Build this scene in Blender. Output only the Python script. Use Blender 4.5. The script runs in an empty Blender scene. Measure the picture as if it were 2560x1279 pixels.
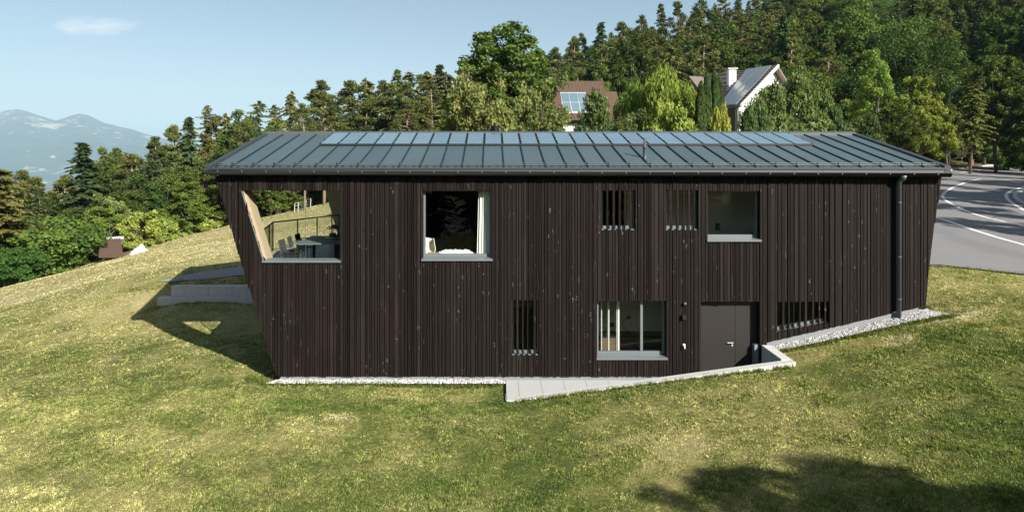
import bpy, math, random
import numpy as np
from mathutils import Vector, Matrix, geometry
R = math.radians
random.seed(7)
rng = np.random.default_rng(7)
scene = bpy.context.scene
COL = scene.collection

# ------------------------------------------------------------------ camera, sky, sun, exposure
FPX, CX, HY, DF, CZ = 1707.0, 1250.0, 395.0, 19.0, 6.056   # focal px, principal column, horizon row, facade distance, eye height
cam_d = bpy.data.cameras.new('camera')
cam = bpy.data.objects.new('camera', cam_d); COL.objects.link(cam)
cam.location = (0, -DF, CZ); cam.rotation_euler = (R(90), 0, 0)
cam_d.sensor_width = 36.0; cam_d.lens = 36.0 * FPX / 2560.0
cam_d.shift_x = (1280 - CX) / 2560.0
cam_d.shift_y = -(639.5 - HY) / 2560.0
cam_d.clip_start = 0.1; cam_d.clip_end = 40000
scene.camera = cam

SUN_D = Vector((-0.79, 1.0, -0.735)).normalized()          # direction the light travels
world = bpy.data.worlds.new('World'); scene.world = world; world.use_nodes = True
wn = world.node_tree; wn.nodes.clear()
sky = wn.nodes.new('ShaderNodeTexSky'); sky.sky_type = 'NISHITA'; sky.sun_disc = False
sky.sun_elevation = math.asin(-SUN_D.z)
sky.sun_rotation = math.atan2(-SUN_D.x, -SUN_D.y)
sky.altitude = 600; sky.air_density = 0.85; sky.dust_density = 1.9; sky.ozone_density = 0.6
bg = wn.nodes.new('ShaderNodeBackground'); bg.inputs[1].default_value = 0.05
wo = wn.nodes.new('ShaderNodeOutputWorld')

def world_cloud():
    """one small fair-weather cloud, fixed by direction"""
    N, L = wn.nodes.new, wn.links.new
    tc = N('ShaderNodeTexCoord'); sep = N('ShaderNodeSeparateXYZ'); L(tc.outputs['Generated'], sep.inputs[0])
    def m(op, a, b=None):
        n = N('ShaderNodeMath'); n.operation = op
        for i, v in enumerate((a, b)):
            if v is None: continue
            if isinstance(v, (int, float)): n.inputs[i].default_value = v
            else: L(v, n.inputs[i])
        return n.outputs[0]
    ys = m('MAXIMUM', sep.outputs[1], 0.05)
    u = m('DIVIDE', sep.outputs[0], ys); v = m('DIVIDE', sep.outputs[2], ys)
    du = m('DIVIDE', m('SUBTRACT', u, -0.594), 0.060); dv = m('DIVIDE', m('SUBTRACT', v, 0.1925), 0.0125)
    r2 = m('ADD', m('MULTIPLY', du, du), m('MULTIPLY', dv, dv))
    comb = N('ShaderNodeCombineXYZ'); L(m('MULTIPLY', u, 26.0), comb.inputs[0]); L(m('MULTIPLY', v, 95.0), comb.inputs[1])
    no = N('ShaderNodeTexNoise'); no.inputs['Scale'].default_value = 1.0; no.inputs['Detail'].default_value = 6; no.inputs['Roughness'].default_value = 0.6
    L(comb.outputs[0], no.inputs['Vector'])
    a = m('ADD', m('SUBTRACT', 0.78, m('MULTIPLY', r2, 0.62)), m('MULTIPLY', m('SUBTRACT', no.outputs[0], 0.5), 2.6))
    cl = N('ShaderNodeClamp'); L(m('MULTIPLY', a, 0.8), cl.inputs[0])
    mx = N('ShaderNodeMixRGB'); L(m('MULTIPLY', cl.outputs[0], 0.62), mx.inputs[0]); wb = N('ShaderNodeMixRGB'); wb.blend_type = 'MULTIPLY'; wb.inputs[0].default_value = 1.0; wb.inputs[2].default_value = (1.08, 1.05, 0.94, 1); L(sky.outputs[0], wb.inputs[1]); L(wb.outputs[0], mx.inputs[1])
    mx.inputs[2].default_value = (10.2, 9.6, 9.2, 1)
    L(mx.outputs[0], bg.inputs[0]); L(bg.outputs[0], wo.inputs[0])
world_cloud()

sun_d = bpy.data.lights.new('sun', 'SUN'); sun_d.energy = 5.0; sun_d.angle = R(0.53); sun_d.color = (1.0, 0.945, 0.85)
sun = bpy.data.objects.new('sun', sun_d); COL.objects.link(sun)
sun.rotation_euler = SUN_D.to_track_quat('-Z', 'Y').to_euler(); sun.location = (30, -40, 40)
vs = scene.view_settings
vs.view_transform = 'Standard'; vs.look = 'None'; vs.gamma = 1.0; vs.use_curve_mapping = False; vs.exposure = 1.3
scene.render.engine = 'CYCLES'
scene.cycles.max_bounces = 6; scene.cycles.diffuse_bounces = 3; scene.cycles.glossy_bounces = 3
scene.cycles.transparent_max_bounces = 8; scene.cycles.transmission_bounces = 3; scene.cycles.volume_bounces = 0
scene.cycles.caustics_reflective = False; scene.cycles.caustics_refractive = False
scene.cycles.sample_clamp_indirect = 4.0

# ------------------------------------------------------------------ pixel helpers (photo pixel + distance -> point)
def at(px, py, D):
    return Vector(((px - CX) * D / FPX, D - DF, CZ + (HY - py) * D / FPX))
def fx(px, D=DF): return (px - CX) * D / FPX
def fz(py, D=DF): return CZ + (HY - py) * D / FPX

# ------------------------------------------------------------------ mesh helpers
class MB:
    def __init__(s): s.v = []; s.f = []
    def add(s, vs_, fs):
        b = len(s.v); s.v += [tuple(p) for p in vs_]; s.f += [tuple(b + i for i in f) for f in fs]; return s
    def box(s, x0, x1, y0, y1, z0, z1):
        return s.hexa([(x0,y0,z0),(x1,y0,z0),(x1,y1,z0),(x0,y1,z0),(x0,y0,z1),(x1,y0,z1),(x1,y1,z1),(x0,y1,z1)])
    def hexa(s, p):
        return s.add(p, [(0,3,2,1),(4,5,6,7),(0,1,5,4),(1,2,6,5),(2,3,7,6),(3,0,4,7)])
    def prism_y(s, poly, y0, y1):
        """poly of (x,z) pairs extruded from y0 to y1"""
        n = len(poly)
        return s.add([(x, y0, z) for x, z in poly] + [(x, y1, z) for x, z in poly],
                     [tuple(range(n)), tuple(range(2*n-1, n-1, -1))] + [(i, i+n, (i+1) % n + n, (i+1) % n) for i in range(n)])
    def prism_z(s, poly, z0, z1):
        n = len(poly)
        return s.add([(x, y, z0) for x, y in poly] + [(x, y, z1) for x, y in poly],
                     [tuple(range(n-1, -1, -1)), tuple(range(n, 2*n))] + [(i, (i+1) % n, (i+1) % n + n, i+n) for i in range(n)])
    def tube(s, pts, rad, n=8, cap=True):
        pts = [Vector(p) for p in pts]
        if isinstance(rad, (int, float)): rad = [rad] * len(pts)
        rings = []
        for i, p in enumerate(pts):
            d = (pts[min(i+1, len(pts)-1)] - pts[max(i-1, 0)]).normalized()
            a = d.cross(Vector((0, 0, 1)))
            if a.length < 1e-3: a = Vector((1, 0, 0))
            a.normalize(); b = d.cross(a)
            rings.append([p + (a * math.cos(t) + b * math.sin(t)) * rad[i] for t in [2*math.pi*k/n for k in range(n)]])
        vs_ = [q for r in rings for q in r]; fs = []
        for i in range(len(pts) - 1):
            for k in range(n):
                fs.append((i*n+k, i*n+(k+1) % n, (i+1)*n+(k+1) % n, (i+1)*n+k))
        if cap:
            fs.append(tuple(range(n-1, -1, -1))); fs.append(tuple(range((len(pts)-1)*n, len(pts)*n)))
        return s.add(vs_, fs)
    def lathe(s, prof, c=(0,0,0), n=16):
        cx, cy, cz = c; vs_ = []; fs = []
        for r, z in prof:
            for k in range(n):
                t = 2*math.pi*k/n; vs_.append((cx + r*math.cos(t), cy + r*math.sin(t), cz + z))
        for i in range(len(prof)-1):
            for k in range(n): fs.append((i*n+k, i*n+(k+1) % n, (i+1)*n+(k+1) % n, (i+1)*n+k))
        fs.append(tuple(range(n-1, -1, -1))); fs.append(tuple(range((len(prof)-1)*n, len(prof)*n)))
        return s.add(vs_, fs)
    def build(s, name, mat, parent=None, smooth=False, loc=None):
        me = bpy.data.meshes.new(name); me.from_pydata(s.v, [], s.f); me.update()
        if smooth: me.shade_smooth()
        o = bpy.data.objects.new(name, me); COL.objects.link(o)
        if mat: me.materials.append(mat)
        if parent: o.parent = parent
        if loc is not None: o.location = loc
        return o

def fast_mesh(name, V, F, mat, col=None, smooth=False, mats=None, midx=None):
    V = np.asarray(V, np.float32); F = np.asarray(F, np.int32); k = F.shape[1]
    me = bpy.data.meshes.new(name)
    me.vertices.add(len(V)); me.vertices.foreach_set('co', V.ravel())
    me.loops.add(F.size); me.loops.foreach_set('vertex_index', F.ravel())
    me.polygons.add(len(F)); me.polygons.foreach_set('loop_start', np.arange(0, F.size, k, dtype=np.int32))
    if col is not None:
        a = me.attributes.new('Col', 'FLOAT_COLOR', 'POINT')
        c = np.ones((len(V), 4), np.float32); c[:, :3] = col; a.data.foreach_set('color', c.ravel())
    me.update(calc_edges=True)
    if smooth: me.shade_smooth()
    me.materials.append(mat)
    return me

def tag(o, label=None, cat=None, group=None, kind=None):
    if label: o['label'] = label
    if cat: o['category'] = cat
    if group: o['group'] = group
    if kind: o['kind'] = kind
    return o
def empty(name, loc=(0,0,0), rz=0.0):
    o = bpy.data.objects.new(name, None); COL.objects.link(o); o.location = loc; o.rotation_euler = (0, 0, rz)
    o.empty_display_size = 0.2
    return o
def mesh_obj(name, me, parent=None, loc=None):
    o = bpy.data.objects.new(name, me); COL.objects.link(o)
    if parent: o.parent = parent
    if loc is not None: o.location = loc
    return o

# ------------------------------------------------------------------ materials
class NT:
    def __init__(s, name):
        s.m = bpy.data.materials.new(name); s.m.use_nodes = True; s.t = s.m.node_tree; s.t.nodes.clear()
        s.out = s.t.nodes.new('ShaderNodeOutputMaterial')
    def n(s, typ, **kw):
        nd = s.t.nodes.new('ShaderNode' + typ)
        for k, v in kw.items(): setattr(nd, k, v)
        return nd
    def l(s, a, b): s.t.links.new(a, b)
    def set(s, sock, v):
        if hasattr(v, 'is_output'): s.l(v, sock)
        elif isinstance(v, (tuple, list)) and len(v) == 3 and sock.type == 'RGBA': sock.default_value = (*v, 1)
        else: sock.default_value = v
    def math(s, op, a, b=0.0, clamp=False):
        nd = s.n('Math', operation=op, use_clamp=clamp); s.set(nd.inputs[0], a); s.set(nd.inputs[1], b); return nd.outputs[0]
    def mix(s, f, a, b, mode='MIX'):
        nd = s.n('MixRGB', blend_type=mode); s.set(nd.inputs[0], f); s.set(nd.inputs[1], a); s.set(nd.inputs[2], b); return nd.outputs[0]
    def coord(s, which='Object', scale=(1,1,1), loc=None):
        tc = s.n('TexCoord'); mp = s.n('Mapping'); s.l(tc.outputs[which], mp.inputs[0]); mp.inputs['Scale'].default_value = scale
        if loc is not None: s.set(mp.inputs['Location'], loc)
        return mp.outputs[0]
    def noise(s, vec, scale=5, detail=3, rough=0.5, dist=0.0):
        nd = s.n('TexNoise'); s.l(vec, nd.inputs['Vector']); nd.inputs['Scale'].default_value = scale
        nd.inputs['Detail'].default_value = detail; nd.inputs['Roughness'].default_value = rough; nd.inputs['Distortion'].default_value = dist
        return nd.outputs[0]
    def ramp(s, fac, stops):
        nd = s.n('ValToRGB'); s.set(nd.inputs[0], fac); el = nd.color_ramp.elements
        while len(el) < len(stops): el.new(0.5)
        for e, (p, c) in zip(el, stops):
            e.position = p; e.color = (*c, 1) if len(c) == 3 else c
        return nd.outputs[0]
    def bump(s, h, strength=0.3, dist=0.02):
        nd = s.n('Bump'); nd.inputs['Strength'].default_value = strength; nd.inputs['Distance'].default_value = dist; s.l(h, nd.inputs['Height']); return nd.outputs[0]
    def principled(s, color, rough=0.6, metal=0.0, normal=None, spec=0.5):
        b = s.n('BsdfPrincipled'); s.set(b.inputs['Base Color'], color); s.set(b.inputs['Roughness'], rough); s.set(b.inputs['Metallic'], metal)
        b.inputs['Specular IOR Level'].default_value = spec
        if normal is not None: s.l(normal, b.inputs['Normal'])
        s.l(b.outputs[0], s.out.inputs[0]); return b

def simple(name, color, rough=0.6, metal=0.0, var=0.12, scale=6.0, bump=0.1, spec=0.5):
    t = NT(name); v = t.coord('Object'); f = t.noise(v, scale, 4, 0.6)
    lo = tuple(c * (1 - var) for c in color); hi = tuple(min(1, c * (1 + var)) for c in color)
    f2 = t.noise(v, scale * 9, 2, 0.5)
    t.principled(t.mix(f, lo, hi), rough, metal, t.bump(f2, bump, 0.01), spec); return t.m

def mat_cladding():
    t = NT('dark_stained_wood'); tc = t.n('TexCoord'); oi = t.n('ObjectInfo')
    comb = t.n('CombineXYZ'); off = t.math('MULTIPLY', oi.outputs['Random'], 87.0)
    t.l(off, comb.inputs[0]); t.l(off, comb.inputs[2])
    add = t.n('VectorMath', operation='ADD'); t.l(tc.outputs['Object'], add.inputs[0]); t.l(comb.outputs[0], add.inputs[1])
    def mp(sc):
        m_ = t.n('Mapping'); t.l(add.outputs[0], m_.inputs[0]); m_.inputs['Scale'].default_value = sc; return m_.outputs[0]
    grain = t.noise(mp((55, 55, 1.6)), 1.0, 5, 0.65, 0.6)
    blot = t.noise(mp((5, 5, 0.9)), 1.0, 3, 0.6)
    vor = t.n('TexVoronoi', feature='F1'); t.l(mp((8, 8, 3.0)), vor.inputs['Vector']); vor.inputs['Scale'].default_value = 1.0
    knot = t.math('LESS_THAN', vor.outputs['Distance'], 0.20)
    edge = t.math('MULTIPLY', t.math('GREATER_THAN', t.noise(mp((30, 30, 30)), 1.0, 1), 0.53), knot)
    base = t.ramp(oi.outputs['Random'], [(0.0, (0.0062, 0.0044, 0.0040)), (0.15, (0.0110, 0.0076, 0.0069)), (0.35, (0.0165, 0.0114, 0.0104)), (0.5, (0.0090, 0.0068, 0.0062)), (0.68, (0.0145, 0.0118, 0.0108)), (0.86, (0.0210, 0.0162, 0.0148)), (1.0, (0.0075, 0.0060, 0.0056))])
    c = t.mix(t.math('MULTIPLY', grain, 0.9), base, t.mix(1.0, base, (0.55, 0.52, 0.52), 'MULTIPLY'))
    c = t.mix(t.math('MULTIPLY', t.math('SUBTRACT', blot, 0.45), 1.4, True), c, t.mix(1.0, base, (1.75, 1.65, 1.62), 'MULTIPLY'))
    c = t.mix(t.math('MULTIPLY', knot, 0.65), c, (0.005, 0.004, 0.004))
    grp = t.math('MULTIPLY', t.math('SUBTRACT', t.noise(mp((1.5, 1.5, 0.7)), 1.0, 2), 0.42), 3.2, True)
    c = t.mix(t.math('MULTIPLY', t.math('MULTIPLY', edge, grp), 0.85), c, (0.16, 0.14, 0.13))  # pale flecks: sun catching the knots, painted into the wood colour
    # pale resin runs
    run = t.math('GREATER_THAN', t.noise(mp((26, 26, 0.55)), 1.0, 2, 0.4), 0.77)
    c = t.mix(t.math('MULTIPLY', run, 0.5), c, (0.12, 0.10, 0.09))
    h = t.math('SUBTRACT', grain, t.math('MULTIPLY', knot, -0.6))
    t.principled(c, t.math('ADD', 0.5, t.math('MULTIPLY', blot, 0.25)), 0, t.bump(h, 0.55, 0.006), 0.10); return t.m

def mat_pale_wood():
    t = NT('pale_oiled_wood'); v = t.coord('Object', (6, 6, 0.7)); g = t.noise(v, 5, 4, 0.6, 0.8)
    t.principled(t.ramp(g, [(0.25, (0.36, 0.27, 0.17)), (0.7, (0.48, 0.37, 0.25))]), 0.5, 0, t.bump(g, 0.15, 0.004)); return t.m

def mat_roof():
    t = NT('grey_blue_roof_sheet'); v = t.coord('Object'); oi = t.n('ObjectInfo')
    f = t.noise(v, 0.9, 4, 0.6); f2 = t.noise(v, 26, 2, 0.5); f3 = t.noise(t.coord('Object', (9, 0.6, 0.6)), 1, 3, 0.6)
    c = t.mix(f, (0.060, 0.097, 0.110), (0.086, 0.130, 0.145))
    c = t.mix(t.math('MULTIPLY', f3, 0.35), c, (0.115, 0.160, 0.172))
    c = t.mix(1.0, c, t.ramp(oi.outputs['Random'], [(0, (0.90, 0.90, 0.90)), (1, (1.08, 1.08, 1.08))]), 'MULTIPLY')
    t.principled(c, t.math('ADD', 0.42, t.math('MULTIPLY', f2, 0.12)), 0.35, t.bump(t.math('ADD', f, t.math('MULTIPLY', f3, 0.6)), 0.35, 0.03)); return t.m

def mat_pv():
    t = NT('blue_solar_glass'); oi = t.n('ObjectInfo'); v = t.coord('Object')
    f = t.noise(v, 1.6, 2)
    c = t.mix(f, (0.100, 0.160, 0.205), (0.130, 0.200, 0.245))
    c = t.mix(1.0, c, t.ramp(oi.outputs['Random'], [(0, (0.88, 0.88, 0.9)), (1, (1.1, 1.1, 1.1))]), 'MULTIPLY')
    b = t.principled(c, 0.22, 0.0, None, 0.6); return t.m

def mat_glass(name='window_glass', tint=(0.93, 0.96, 0.95), ior=1.5):
    t = NT(name); lw = t.n('LayerWeight'); lw.inputs[0].default_value = 0.5; fac = t.math('ADD', 0.014, t.math('MULTIPLY', t.math('POWER', lw.outputs['Facing'], 4.0), 0.8), True)
    tr = t.n('BsdfTransparent'); t.set(tr.inputs[0], tint); gl = t.n('BsdfGlossy'); gl.inputs['Roughness'].default_value = 0.015
    mx = t.n('MixShader'); t.l(fac, mx.inputs[0]); t.l(tr.outputs[0], mx.inputs[1]); t.l(gl.outputs[0], mx.inputs[2])
    t.l(mx.outputs[0], t.out.inputs[0]); return t.m

def mat_leaf(name, gain=1.0, trans=0.35, hue=0.03):
    t = NT(name); at_ = t.n('Attribute', attribute_name='Col'); oi = t.n('ObjectInfo')
    hs = t.n('HueSaturation'); t.l(at_.outputs['Color'], hs.inputs['Color'])
    t.l(t.math('ADD', 0.5 - hue, t.math('MULTIPLY', oi.outputs['Random'], 2 * hue)), hs.inputs['Hue'])
    r2 = t.math('FRACT', t.math('MULTIPLY', oi.outputs['Random'], 17.3))
    t.l(t.math('MULTIPLY', gain, t.math('ADD', 0.72, t.math('MULTIPLY', r2, 0.62))), hs.inputs['Value'])
    hs.inputs['Saturation'].default_value = 1.0
    d = t.n('BsdfDiffuse'); t.l(hs.outputs[0], d.inputs[0])
    tl = t.n('BsdfTranslucent'); t.l(t.mix(1.0, hs.outputs[0], (1.5, 1.5, 0.7), 'MULTIPLY'), tl.inputs[0])
    mx = t.n('MixShader'); mx.inputs[0].default_value = trans; t.l(d.outputs[0], mx.inputs[1]); t.l(tl.outputs[0], mx.inputs[2])
    g = t.n('BsdfGlossy'); g.inputs['Roughness'].default_value = 0.45; g.inputs[0].default_value = (0.8, 0.85, 0.8, 1)
    m2 = t.n('MixShader'); m2.inputs[0].default_value = 0.006; t.l(mx.outputs[0], m2.inputs[1]); t.l(g.outputs[0], m2.inputs[2])
    t.l(m2.outputs[0], t.out.inputs[0]); return t.m

def mat_ground():
    t = NT('meadow_ground'); at_ = t.n('Attribute', attribute_name='Col'); sep = t.n('SeparateColor'); t.l(at_.outputs['Color'], sep.inputs[0])
    v = t.coord('Object'); n1 = t.noise(v, 1.1, 4, 0.6); n2 = t.noise(v, 7.0, 4, 0.65); n3 = t.noise(v, 38, 2, 0.6)
    dry = t.math('ADD', sep.outputs[0], t.math('MULTIPLY', t.math('SUBTRACT', n1, 0.5), 0.9), False)
    dry = t.math('ADD', dry, t.math('MULTIPLY', t.math('SUBTRACT', n2, 0.5), 0.8), True)
    c = t.ramp(dry, [(0.0, (0.045, 0.075, 0.018)), (0.35, (0.13, 0.145, 0.042)), (0.65, (0.33, 0.295, 0.125)), (1.0, (0.48, 0.41, 0.22))])
    c = t.mix(t.math('MULTIPLY', n3, 0.95), c, t.mix(1.0, c, (0.55, 0.58, 0.50), 'MULTIPLY'))
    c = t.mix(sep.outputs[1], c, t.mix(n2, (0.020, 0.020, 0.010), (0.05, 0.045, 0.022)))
    t.principled(c, 0.95, 0, t.bump(t.math('ADD', n2, n3), 0.9, 0.05), 0.1); return t.m

def mat_grass():
    t = NT('grass_blades'); at_ = t.n('Attribute', attribute_name='Col')
    d = t.n('BsdfDiffuse'); t.l(at_.outputs['Color'], d.inputs[0])
    tl = t.n('BsdfTranslucent'); t.l(t.mix(1.0, at_.outputs['Color'], (1.25, 1.3, 0.7), 'MULTIPLY'), tl.inputs[0])
    mx = t.n('MixShader'); mx.inputs[0].default_value = 0.3; t.l(d.outputs[0], mx.inputs[1]); t.l(tl.outputs[0], mx.inputs[2])
    t.l(mx.outputs[0], t.out.inputs[0]); return t.m

def mat_asphalt():
    t = NT('asphalt'); v = t.coord('Object'); n1 = t.noise(v, 0.35, 4, 0.6); n2 = t.noise(v, 60, 2, 0.6); n3 = t.noise(t.coord('Object', (0.25, 1.4, 1)), 1.5, 4, 0.6)
    c = t.mix(n1, (0.150, 0.150, 0.156), (0.190, 0.190, 0.196)); c = t.mix(t.math('MULTIPLY', n3, 0.35), c, (0.12, 0.12, 0.126))
    pt = t.math('MULTIPLY', t.math('SUBTRACT', t.noise(t.coord('Object', (0.5, 0.12, 1)), 1.0, 2, 0.4), 0.56), 14.0, True)
    c = t.mix(t.math('MULTIPLY', pt, 0.45), c, (0.105, 0.106, 0.11)); c = t.mix(t.math('MULTIPLY', n2, 0.4), c, (0.23, 0.225, 0.22))
    t.principled(c, 0.85, 0, t.bump(n2, 0.4, 0.01), 0.3); return t.m

def mat_paint():
    t = NT('worn_white_road_paint'); v = t.coord('Object'); n = t.noise(v, 9, 4, 0.7); n2 = t.noise(v, 0.8, 3, 0.6)
    f = t.math('MULTIPLY', t.math('SUBTRACT', t.math('ADD', n, t.math('MULTIPLY', n2, 0.5)), 0.72), 5.0, True)
    t.principled(t.mix(f, (0.68, 0.68, 0.66), (0.26, 0.26, 0.26)), 0.8, 0, None, 0.3); return t.m

def mat_concrete(name, lo, hi, stain=0.4):
    t = NT(name); v = t.coord('Object'); n1 = t.noise(v, 1.8, 5, 0.65); n2 = t.noise(v, 45, 3, 0.6); n3 = t.noise(t.coord('Object', (3, 3, 0.6)), 1.5, 4, 0.6)
    c = t.mix(n1, lo, hi); c = t.mix(t.math('MULTIPLY', t.math('SUBTRACT', n3, 0.5), stain * 2.5, True), c, tuple(x * 0.55 for x in lo))
    c = t.mix(t.math('MULTIPLY', n2, 0.25), c, tuple(x * 0.7 for x in lo))
    t.principled(c, 0.85, 0, t.bump(n2, 0.3, 0.006), 0.3); return t.m

def mat_tiles(name, c1, c2, joint):
    t = NT(name); uv = t.coord('Object'); n = t.noise(uv, 2.0, 4, 0.6); n2 = t.noise(uv, 14, 3, 0.6)
    c = t.mix(n, c1, c2); c = t.mix(t.math('MULTIPLY', n2, 0.6), c, joint)
    t.principled(c, 0.8, 0, t.bump(n2, 0.5, 0.03), 0.3); return t.m

def mat_mountain():
    t = NT('mountain_forest_and_meadow'); v = t.coord('Object'); n = t.noise(v, 0.0021, 6, 0.62); n2 = t.noise(v, 0.008, 5, 0.7)
    at_ = t.n('Attribute', attribute_name='Col'); sep = t.n('SeparateColor'); t.l(at_.outputs['Color'], sep.inputs[0])
    f = t.math('ADD', t.math('ADD', t.math('MULTIPLY', t.math('SUBTRACT', n, 0.5), 1.3), t.math('MULTIPLY', t.math('SUBTRACT', n2, 0.5), 0.9)), sep.outputs[0])
    meadow = t.ramp(f, [(0.52, (0, 0, 0)), (0.60, (1, 1, 1))])
    c = t.mix(meadow, t.mix(n2, (0.018, 0.035, 0.022), (0.045, 0.065, 0.035)), t.mix(n2, (0.26, 0.24, 0.15), (0.40, 0.36, 0.26)))
    t.principled(c, 0.95, 0, None, 0.1); return t.m

M = dict(
    clad=mat_cladding(), pale=mat_pale_wood(), roof=mat_roof(), pv=mat_pv(), glass=mat_glass(),
    seam=simple('dark_seam_metal', (0.016, 0.020, 0.023), 0.5, 0.3),
    trim=simple('dark_trim_metal', (0.040, 0.046, 0.050), 0.45, 0.3, 0.1, 3, 0.03),
    fascia=simple('grey_fascia_metal', (0.082, 0.092, 0.098), 0.45, 0.2, 0.06, 2, 0.02),
    gutter=simple('anthracite_gutter', (0.012, 0.014, 0.015), 0.45, 0.0, 0.1, 3, 0.02, 0.3),
    pipe=simple('anthracite_pipe', (0.085, 0.098, 0.102), 0.38, 0.2, 0.08, 2, 0.02),
    alu=simple('grey_aluminium', (0.17, 0.195, 0.21), 0.4, 0.35, 0.06, 2, 0.02),
    dark=simple('black_membrane', (0.008, 0.008, 0.009), 0.9, 0, 0.2, 4, 0.05, 0.1),
    reveal=simple('dark_reveal_sheet', (0.020, 0.021, 0.022), 0.6, 0.2, 0.1, 3, 0.02),
    door=simple('dark_stained_door', (0.0098, 0.0074, 0.0066), 0.55, 0, 0.35, 3.0, 0.05),
    plaster=simple('interior_plaster', (0.78, 0.75, 0.66), 0.9, 0, 0.05, 3, 0.05),
    floor=simple('interior_floor', (0.34, 0.28, 0.21), 0.6, 0, 0.15, 3, 0.05),
    deck=simple('dark_terrace_floor', (0.085, 0.10, 0.11), 0.45, 0, 0.2, 4, 0.05),
    curtain=simple('white_curtain', (0.74, 0.73, 0.68), 0.9, 0, 0.05, 6, 0.05),
    fur=simple('white_sheepskin', (0.78, 0.75, 0.68), 0.95, 0, 0.1, 20, 0.6),
    shell=simple('cream_chair_shell', (0.70, 0.66, 0.55), 0.6),
    black=simple('black_powder_coat', (0.012, 0.012, 0.013), 0.5, 0.2),
    tabletop=simple('grey_table_top', (0.12, 0.13, 0.14), 0.5, 0, 0.15),
    greywood=simple('weathered_grey_board', (0.05, 0.047, 0.045), 0.7, 0, 0.2),
    bowl=simple('pale_ceramic', (0.55, 0.54, 0.50), 0.5),
    conc=mat_concrete('pale_concrete', (0.46, 0.455, 0.44), (0.57, 0.565, 0.55), 0.14),
    conc2=mat_concrete('weathered_concrete', (0.34, 0.35, 0.36), (0.52, 0.52, 0.51), 0.45),
    paver=mat_concrete('light_grey_paver', (0.37, 0.37, 0.375), (0.45, 0.45, 0.455), 0.18),
    plinth=mat_concrete('grey_plinth_render', (0.17, 0.185, 0.195), (0.22, 0.235, 0.245), 0.1),
    gravelbase=simple('gravel_bed', (0.21, 0.21, 0.215), 0.9, 0, 0.35, 14, 0.6),
    stone=None, ground=mat_ground(), grass=mat_grass(), asphalt=mat_asphalt(),
    kerb=mat_concrete('kerb_concrete', (0.36, 0.35, 0.33), (0.48, 0.47, 0.44), 0.3),
    paint=mat_paint(),
    bark=simple('brown_bark', (0.085, 0.062, 0.045), 0.95, 0, 0.4, 5, 0.6),
    bark2=simple('pale_pine_bark', (0.26, 0.19, 0.13), 0.95, 0, 0.35, 4, 0.5),
    bark3=simple('grey_bark', (0.15, 0.14, 0.125), 0.95, 0, 0.3, 5, 0.5),
    leaf=mat_leaf('broadleaf_foliage', 1.55, 0.28, 0.022), needle=mat_leaf('conifer_foliage', 1.6, 0.2, 0.02),
    white=simple('white_render', (0.76, 0.75, 0.72), 0.9, 0, 0.05, 2, 0.05),
    rooftile=mat_tiles('brown_clay_tile', (0.085, 0.052, 0.036), (0.125, 0.078, 0.054), (0.045, 0.030, 0.024)),
    rooftile2=mat_tiles('greybrown_tile', (0.19, 0.155, 0.135), (0.27, 0.225, 0.20), (0.10, 0.085, 0.08)),
    pv2=simple('silver_solar_collector', (0.17, 0.20, 0.215), 0.25, 0.1, 0.25, 0.5, 0.0, 0.6), panelglass=simple('solar_collector_glass', (0.10, 0.13, 0.16), 0.12, 0.0, 0.1, 1, 0.0, 0.8),
    timber=simple('brown_timber', (0.12, 0.075, 0.045), 0.8, 0, 0.25),
    steel=simple('galvanised_steel', (0.40, 0.41, 0.41), 0.5, 0.15),
    winglass=simple('dark_window_glass', (0.012, 0.015, 0.018), 0.08, 0, 0.1, 1, 0),
    post=simple('grey_fence_post', (0.50, 0.46, 0.40), 0.9, 0, 0.2),
    mount=mat_mountain(), binm=simple('rust_brown_bin', (0.16, 0.075, 0.045), 0.7),
)
def mat_stone():
    t = NT('white_grey_pebble'); at_ = t.n('Attribute', attribute_name='Col'); t.principled(at_.outputs['Color'], 0.85, 0, None, 0.3); return t.m
M['stone'] = mat_stone()

# ------------------------------------------------------------------ terrain
def vnoise(x, y, s, seed=0):
    x = np.asarray(x, float) / s + seed * 17.31; y = np.asarray(y, float) / s + seed * 9.77
    xi = np.floor(x).astype(np.int64); yi = np.floor(y).astype(np.int64); u = x - xi; v = y - yi
    u = u*u*(3-2*u); v = v*v*(3-2*v)
    def h(a, b):
        n = (a * 374761393 + b * 668265263 + seed * 1013904223) & 0xffffffff
        n = ((n ^ (n >> 13)) * 1274126177) & 0xffffffff
        return ((n ^ (n >> 16)) & 0xffff) / 65535.0
    return (h(xi, yi)*(1-u) + h(xi+1, yi)*u)*(1-v) + (h(xi, yi+1)*(1-u) + h(xi+1, yi+1)*u)*v
def sstep(a, b, x):
    t = np.clip((np.asarray(x, float) - a) / (b - a), 0, 1); return t*t*(3-2*t)

WALLX0, WALLX1, WALLZ1 = 0.20, 7.53, 0.867
def ramp(x): return float(np.interp(x, [-40, -6.5, WALLX0, WALLX1, 8.4, 11.8, 14, 18, 40], [-3.2, -0.16, -0.16, WALLZ1 - 0.10, 0.93, 1.74, 2.05, 2.2, 3.2]))
CP = []
for x_ in (-6.5, -3, 0.2, 2, 4, 6, 7.55, 9, 10.5, 11.9, 14): CP.append((x_, -1.5, ramp(x_)))
for x_ in (-6.5, -3, 0.2, 7.6, 9, 10.5, 11.9): CP.append((x_, 0.0, ramp(x_)))
for x_ in (-12, -6, 0, 4, 9, 16): CP.append((x_, -7, ramp(x_) - 0.16))
for x_ in (-14, -6, 0, 6, 12, 20): CP.append((x_, -16, ramp(x_) - 0.5))
CP += [(0,-35,-1.6),(25,-35,0.8),(-25,-35,-4.0),(40,-10,3.4),(60,-30,4.5),(-60,-30,-9),(-45,-10,-6)]
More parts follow.
